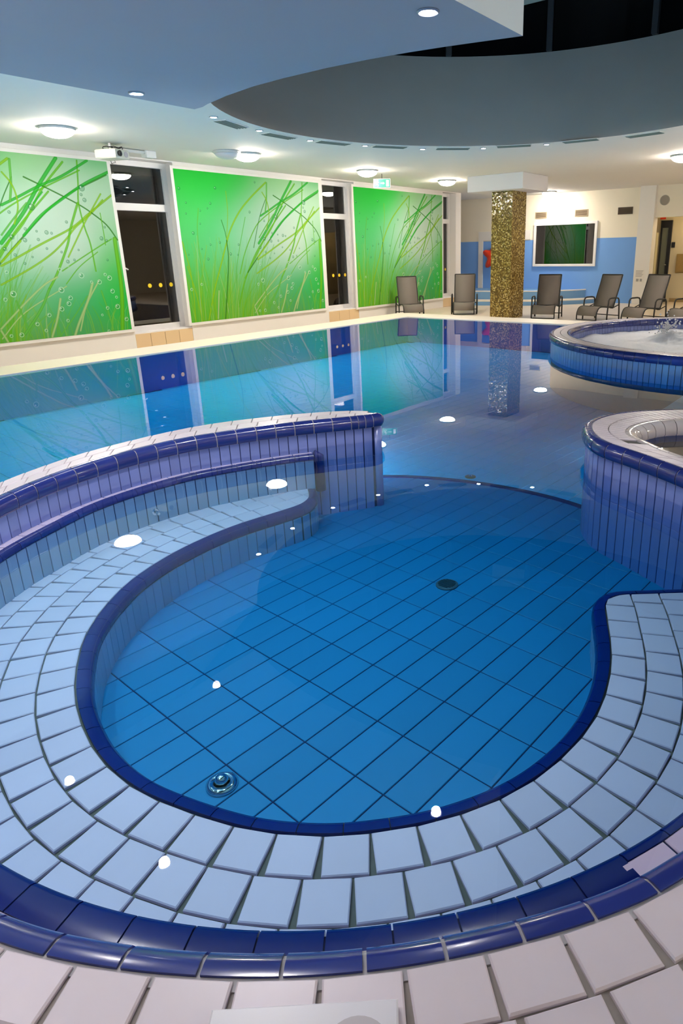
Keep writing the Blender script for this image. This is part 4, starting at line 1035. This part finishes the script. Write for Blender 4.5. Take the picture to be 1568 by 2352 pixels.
for d, p in allt:
    cs = [p, p + ax * (pu - .0048), p + ax * (pu - .0048) + ay * (pv - .0048), p + ay * (pv - .0048)]
    sd = [side(c_) for c_ in cs]; m_ = side(p + ax * pu / 2 + ay * pv / 2)
    if min(sd) < 0 < max(sd) and -3.34 < p[0] < -1.35:
        u_ = sill.near(*(p + ax * pu / 2 + ay * pv / 2)); a = sill.ang(u_); nn_ = np.array([-math.sin(a), math.cos(a)]); b_ = np.array(sill.p(u_))
        if nn_[1] < 0: nn_ = -nn_
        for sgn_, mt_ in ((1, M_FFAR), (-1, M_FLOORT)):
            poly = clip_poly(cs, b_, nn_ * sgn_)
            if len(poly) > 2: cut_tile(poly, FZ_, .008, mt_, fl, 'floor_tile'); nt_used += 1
        continue
    if nt_used < 298:
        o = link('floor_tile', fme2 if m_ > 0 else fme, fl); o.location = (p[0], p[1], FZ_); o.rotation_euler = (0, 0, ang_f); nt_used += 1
    else:
        (far if m_ > 0 else far_near).add([(p[0] + ca * v[0] - sa * v[1], p[1] + sa * v[0] + ca * v[1], v[2] + FZ_) for v in fv], ff)
if far_near.v: tag(far_near.build('floor_tiles_edge', M_FLOORT, fl), kind='stuff')
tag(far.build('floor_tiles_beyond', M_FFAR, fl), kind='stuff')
# blue sill strip across the opening
ss = st(swept('pool_sill', sill, 0, sill.L, [(-.022, FZ_ - .004), (-.022, FZ_ + .010), (.022, FZ_ + .010), (.022, FZ_ - .004)], M_NAVYUW, None, .05), 'curved dark blue strip across the basin mouth on the floor', 'pool sill')
# submerged pale steps at the far right
stp = st(empty('pool_steps', (0, 0, 0)), 'pale submerged steps at the right edge between the two round pools', 'steps')
MB().box((-1.60, 5.55, -.5), (2.6, 6.75, -.13), .01).build('step', mat('pale_step_tile', (.55, .62, .68), .4), stp)
MB().box((-1.10, 5.60, -.13), (2.6, 6.70, -.03), .01).build('step', MATS['pale_step_tile'], stp)

# ---- water
stw = st(MB().box((-8.216, -1.1, -.56), (3.2, 11.046, 0)).build('water', M_WATER), 'clear still pool water mirroring the room', 'water')
ip = [J.p(u, .01) for u in np.linspace(0, J.L, 80)] + [(3.1, 4.64), (3.1, 2.95)]
w2 = obj('water_small_basin', [(*p, .10) for p in ip] + [(*p, .09) for p in ip], [tuple(range(len(ip)))[::-1], tuple(range(len(ip), 2 * len(ip)))], M_WATER2)
fixed(w2.data); st(w2, 'dark smooth water in the small basin at the right', 'water')
st(MB().prism(ip, -.5, -.42).build('small_basin_floor', mat('slate_blue_floor', (.07, .11, .34), .4)), 'dark slate blue floor of the small basin', 'pool floor')

# ------------------------------------------------------------------ hot tub
HC = (-1.72, 9.22); HT = .20
tub = st(empty('hot_tub', (0, 0, 0)), 'round raised hot tub with foaming water at the right', 'hot tub')
hc = Curve([(HC[0] + 2.215 * math.cos(q), HC[1] + 2.215 * math.sin(q)) for q in np.linspace(math.radians(5), math.radians(355), 90)], 0, .05)   # ccw: left = inside
swept('tub_body', hc, 0, hc.L, [(0, -.6), (-.014, -.6), (-.014, .11), (0, HT - .008), (.205, HT - .008), (.205, -.1), (.20, -.6)], M_GROUT, tub, .08)
swept('joint_core', hc, 0, hc.L, [(0, .10), (-.045, .11), (-.048, .16), (-.03, .183), (0, .186)], MATS['pale_joint'], tub, .06)
hn = [(0, .19 + .01), (-.02, .198), (-.042, .186), (-.055, .162), (-.056, .13), (-.045, .108), (0, .10)]
s0, s1 = hc.L * .28, hc.L * .985
nosing_run(hc, 0, hc.L, hn, .13, mat('slate_navy_nosing', (.022, .035, .20), .18, vary=.08), tub, .006, .05)
ih = Curve([(HC[0] + 2.03 * math.cos(q), HC[1] + 2.03 * math.sin(q)) for q in np.linspace(math.radians(5), math.radians(355), 90)], 0, .05)
hi = [(0, .20), (.02, .198), (.042, .186), (.055, .162), (.056, .13), (.045, .108), (0, .10)]
nosing_run(ih, 0, ih.L, hi, .13, M_NAVY, tub, .006, .05, 'inner_nosing_tile')
for r in range(2):
    n_ = int(hc.L / P_)
    ruled_tiles(hc, ih, 0, hc.L, 0, ih.L, n_, [((.02, .48), (.52, .98))[r]], HT, M_COPE, tub, .005, 0, 'coping_tile')
wall_row(Curve([hc.p(u) for u in np.linspace(hc.L, 0, 200)], 0, .05), 0, hc.L, .0655, .026, .0605, .25, .105, mat('tub_blue_glaze', (.20, .33, .62), .2, vary=.06), tub, name='outer_face_tile')
wall_row(ih, 0, ih.L, .0655, .026, .0605, .15, .105, M_LILAC, tub, name='inner_face_tile')
# foaming water: a churned surface and a splash
rng = np.random.default_rng(5); from mathutils import noise as mn
NR, NA = 60, 150; vs = []; fs = []
for i in range(NR + 1):
    for k in range(NA):
        r = 1.995 * i / NR; a = 2 * PI * k / NA; x, y = HC[0] + r * math.cos(a), HC[1] + r * math.sin(a)
        h = mn.fractal(Vector((x * 3.2, y * 3.2, 0)), 1.0, 2.1, 5) * .030 + mn.fractal(Vector((x * 11, y * 11, 3)), 1, 2, 3) * .010
        for cx, cy, hh, ww_ in ((-2.53, 9.3, .12, .20), (-2.2, 9.25, .07, .3), (-2.9, 8.9, .03, .35), (-1.6, 9.3, .08, .3)):
            h += hh * math.exp(-((x - cx) ** 2 + (y - cy) ** 2) / ww_ ** 2) * (1 + .5 * mn.noise(Vector((x * 14, y * 14, 1))))
        vs.append((x, y, .035 + h))
for i in range(NR):
    for k in range(NA):
        l = (k + 1) % NA; fs.append((i * NA + k, i * NA + l, (i + 1) * NA + l, (i + 1) * NA + k))
foam = obj('foaming_water', vs, fs, M_FOAM, None, True); fixed(foam.data)
st(foam, 'white churned foaming water in the hot tub', 'foam'); foam['kind'] = 'stuff'
mb = MB()
for k in range(190):
    a = random.uniform(0, 2 * PI); rr = random.gauss(0, .09); zz = abs(random.gauss(.14, .07)) + .10; x, y = -2.53 + rr * math.cos(a), 9.3 + rr * math.sin(a)
    s1_ = random.uniform(.004, .015) 
    mb.lathe((x, y, zz), [(.001, -s1_), (s1_ * .8, -s1_ * .5), (s1_, 0), (s1_ * .7, s1_ * .6), (.001, s1_)], 7)
spl = mb.build('splash_drops', M_FOAM, None, True); tag(spl, 'white splash of drops above the foaming hot tub', 'splash', kind='stuff')

# ------------------------------------------------------------------ pool fittings
dn = tag(empty('floor_drain', (-1.774, 2.70, FZ_)), 'dark round drain grate in the middle of the basin floor', 'drain')
drr = MB().lathe((0, 0, 0), [(.002, 0), (.062, 0), (.062, .006), (.052, .010), (.002, .010)], 28).build('drain_rim', mat('drain_grey', (.05, .10, .14), .5), dn)
for k in range(-3, 4):
    w_ = math.sqrt(max(.048 ** 2 - (k * .013) ** 2, .0001)); MB().box((-w_, k * .013 - .003, .009), (w_, k * .013 + .003, .0125)).build('grate_bar', mat('drain_dark', (.01, .03, .05), .5), drr)
nz = tag(empty('floor_nozzle', (-1.631, 1.052, FZ_)), 'shiny chrome water nozzle on the basin floor near the viewer', 'nozzle')
fla = MB().lathe((0, 0, 0), [(.002, 0), (.055, 0), (.055, .008), (.044, .016), (.030, .018), (.028, .012), (.002, .012)], 32).build('flange', M_CHROME, nz, True)
MB().lathe((0, 0, 0), [(.002, .010), (.022, .012), (.024, .028), (.014, .040), (.002, .042)], 24).build('nozzle_head', M_CHROME, fla, True)
n2 = tag(empty('floor_inlet', (-2.62, 4.22 + .12, FZ_)), 'small bright inlet disc on the floor just beyond the dark strip', 'inlet')
MB().lathe((0, 0, 0), [(.002, 0), (.045, 0), (.045, .006), (.030, .012), (.002, .012)], 24).build('inlet_rim', mat('inlet_olive', (.10, .14, .08), .4), n2)
MB().lathe((0, 0, 0), [(.002, .010), (.016, .012), (.012, .020), (.002, .022)], 16).build('inlet_cap', M_CHROME, n2)
jt = tag(empty('wall_jet', (-3.435, 2.02, -.20), -.02), 'chrome massage jet low on the riser behind the bench', 'jet')
o = MB().lathe((0, 0, 0), [(.002, 0), (.028, 0), (.028, .008), (.016, .016), (.002, .016)], 20).build('jet_rim', M_CHROME, jt); o.matrix_local = Matrix.Rotation(PI / 2, 4, 'Y')
MB().tube([(.01, 0, 0), (.045, .0, -.006)], .010, 8).build('jet_spout', M_CHROME, jt)
# white plastic plate at the bottom edge
wp_ = tag(empty('skimmer_lid', (-.531, .428, ZT + .002), math.atan2(.170, .213)), 'white plastic lid with a grey disc lying on the near coping', 'lid')
MB().box((-.136, -.22, 0), (.136, 0, .018), .003).build('lid_plate', M_PLASTIC, wp_)
MB().lathe((.078, -.072, .017), [(.002, 0), (.05, 0), (.05, .003), (.002, .003)], 32).build('lid_disc', M_PGREY, wp_)

# ------------------------------------------------------------------ loungers
def ribbon(path, w, t):
    """a band of cloth across x following a (y, z) path"""
    vs = []; fs = []
    for i, (y, z) in enumerate(path):
        a = path[max(i - 1, 0)]; b = path[min(i + 1, len(path) - 1)]; d = math.hypot(b[0] - a[0], b[1] - a[1]); ny, nz_ = -(b[1] - a[1]) / d, (b[0] - a[0]) / d
        for sx in (-1, 0, 1):
            dip = -.012 if sx == 0 else 0
            vs.append((sx * w / 2, y + ny * (t / 2 + dip), z + nz_ * (t / 2 + dip)))
        for sx in (1, 0, -1):
            dip = -.012 if sx == 0 else 0
            vs.append((sx * w / 2, y + ny * (-t / 2 + dip), z + nz_ * (-t / 2 + dip)))
    n_ = len(path)
    for i in range(n_ - 1):
        for k in range(6):
            l = (k + 1) % 6; fs.append((i * 6 + k, i * 6 + l, i * 6 + 6 + l, i * 6 + 6 + k))
    fs.append(tuple(range(6))[::-1]); fs.append(tuple((n_ - 1) * 6 + k for k in range(6)))
    return vs, fs
def smooth_path(P, n=6):
    Q = []; R_ = [tuple(2 * np.array(P[0]) - np.array(P[1]))] + list(P) + [tuple(2 * np.array(P[-1]) - np.array(P[-2]))]
    for i in range(1, len(R_) - 2):
        a, b, c, d = [np.array(q) for q in R_[i - 1:i + 3]]
        for t in np.linspace(0, 1, n, endpoint=False):
            Q.append(tuple(0.5 * (2 * b + (c - a) * t + (2 * a - 5 * b + 4 * c - d) * t * t + (3 * b - a - 3 * c + d) * t ** 3)))
    return Q + [tuple(P[-1])]
seat_p = smooth_path([(-.02, .12), (0, .20), (.06, .285), (.16, .315), (.32, .305), (.48, .285), (.62, .285)])
back_p = smooth_path([(.62, .290), (.655, .37), (.74, .58), (.83, .80), (.90, 1.00)])
def make_lounger():
    r = empty('sun_lounger')
    vs, fs = ribbon(seat_p, .50, .008); o = obj('seat', vs, fs, M_SLING, r, True); fixed(o.data)
    vs, fs = ribbon(back_p, .50, .008); o = obj('backrest', vs, fs, M_SLING, r, True); fixed(o.data)
    for s in (-1, 1):
        x = s * .262
        MB().tube([(x, -.02, .02), (x, -.02, .12)] + [(x, y, z) for y, z in seat_p[1:]], .014, 8).build('side_rail', M_DARK, r, True)
        MB().tube([(x, y, z) for y, z in back_p], .014, 8).build('back_rail', M_DARK, r, True)
        xa = s * .325
        MB().tube([(xa, .30, 0), (xa, .31, .20), (xa, .33, .44), (xa, .36, .485), (xa, .42, .50), (xa, .62, .50), (xa, .70, .485), (xa, .73, .44), (xa, .76, .2), (xa, .78, 0)], .017, 8).build('armrest', M_DARK, r, True)
        MB().tube([(x, .50, .275), (xa, .50, .275), (xa, .74, .34)], .012, 8).build('arm_bracket', M_DARK, r)
    MB().tube([(-.262, -.02, .03), (.262, -.02, .03)], .012, 8).build('front_bar', M_DARK, r)
    MB().tube([(-.262, .90, 1.0), (.262, .90, 1.0)], .012, 8).build('top_bar', M_DARK, r)
    MB().tube([(-.325, .77, .09), (.325, .77, .09)], .011, 8).build('rear_bar', M_DARK, r)
    MB().tube([(-.262, .62, .285), (.262, .62, .285)], .012, 8).build('hinge_bar', M_DARK, r)
    return r
def copy_tree(o):
    c = o.copy(); C.objects.link(c)
    for ch in o.children:
        d = ch.copy(); C.objects.link(d); d.parent = c
    return c
proto = make_lounger()
spots = [((-9.30, 12.76), 48, 'grey sling lounger standing before the farthest mural'),
         ((-8.50, 13.70), 30, 'grey sling lounger facing the viewer between mural and column'),
         ((-6.35, 13.52), 16, 'grey sling lounger just right of the mosaic column'),
         ((-5.38, 13.60), -14, 'grey sling lounger in front of the blue wall, before the white pier'),
         ((-4.42, 13.62), -16, 'grey sling lounger in front of the corridor doorway'),
         ((-3.52, 13.62), -18, 'lounger of which only a sliver shows at the right edge behind the hot tub')]
for i, ((x, y), a, lab) in enumerate(spots):
    o = proto if i == 0 else copy_tree(proto)
    o.location = (x, y, DZ); o.rotation_euler = (0, 0, math.radians(a)); o.scale = (.915, .915, .90) if i == 0 else (.94, .94, .92)
    tag(o, lab, 'lounger', 'grey sling loungers in a row behind the pool')

for qn, (x, y, a) in enumerate(((-3.47, 3.10, PI * .80), (-.95, 4.80, PI / 2 - .2), (3.195, 2.0, PI), (3.195, 5.0, PI), (3.195, 8.0, PI), (-6.2, -1.09, PI / 2), (-4.6, -1.09, PI / 2))):
    added_pool_light(x, y, -.24, a, 'added unseen submerged lamp, ' + ('behind the left peninsula', 'behind the small basin', 'low on the right tank wall', 'on the right tank wall by the small basin', 'on the right tank wall by the hot tub', 'on the near tank wall, farther left', 'on the near tank wall, nearer the basin')[qn])
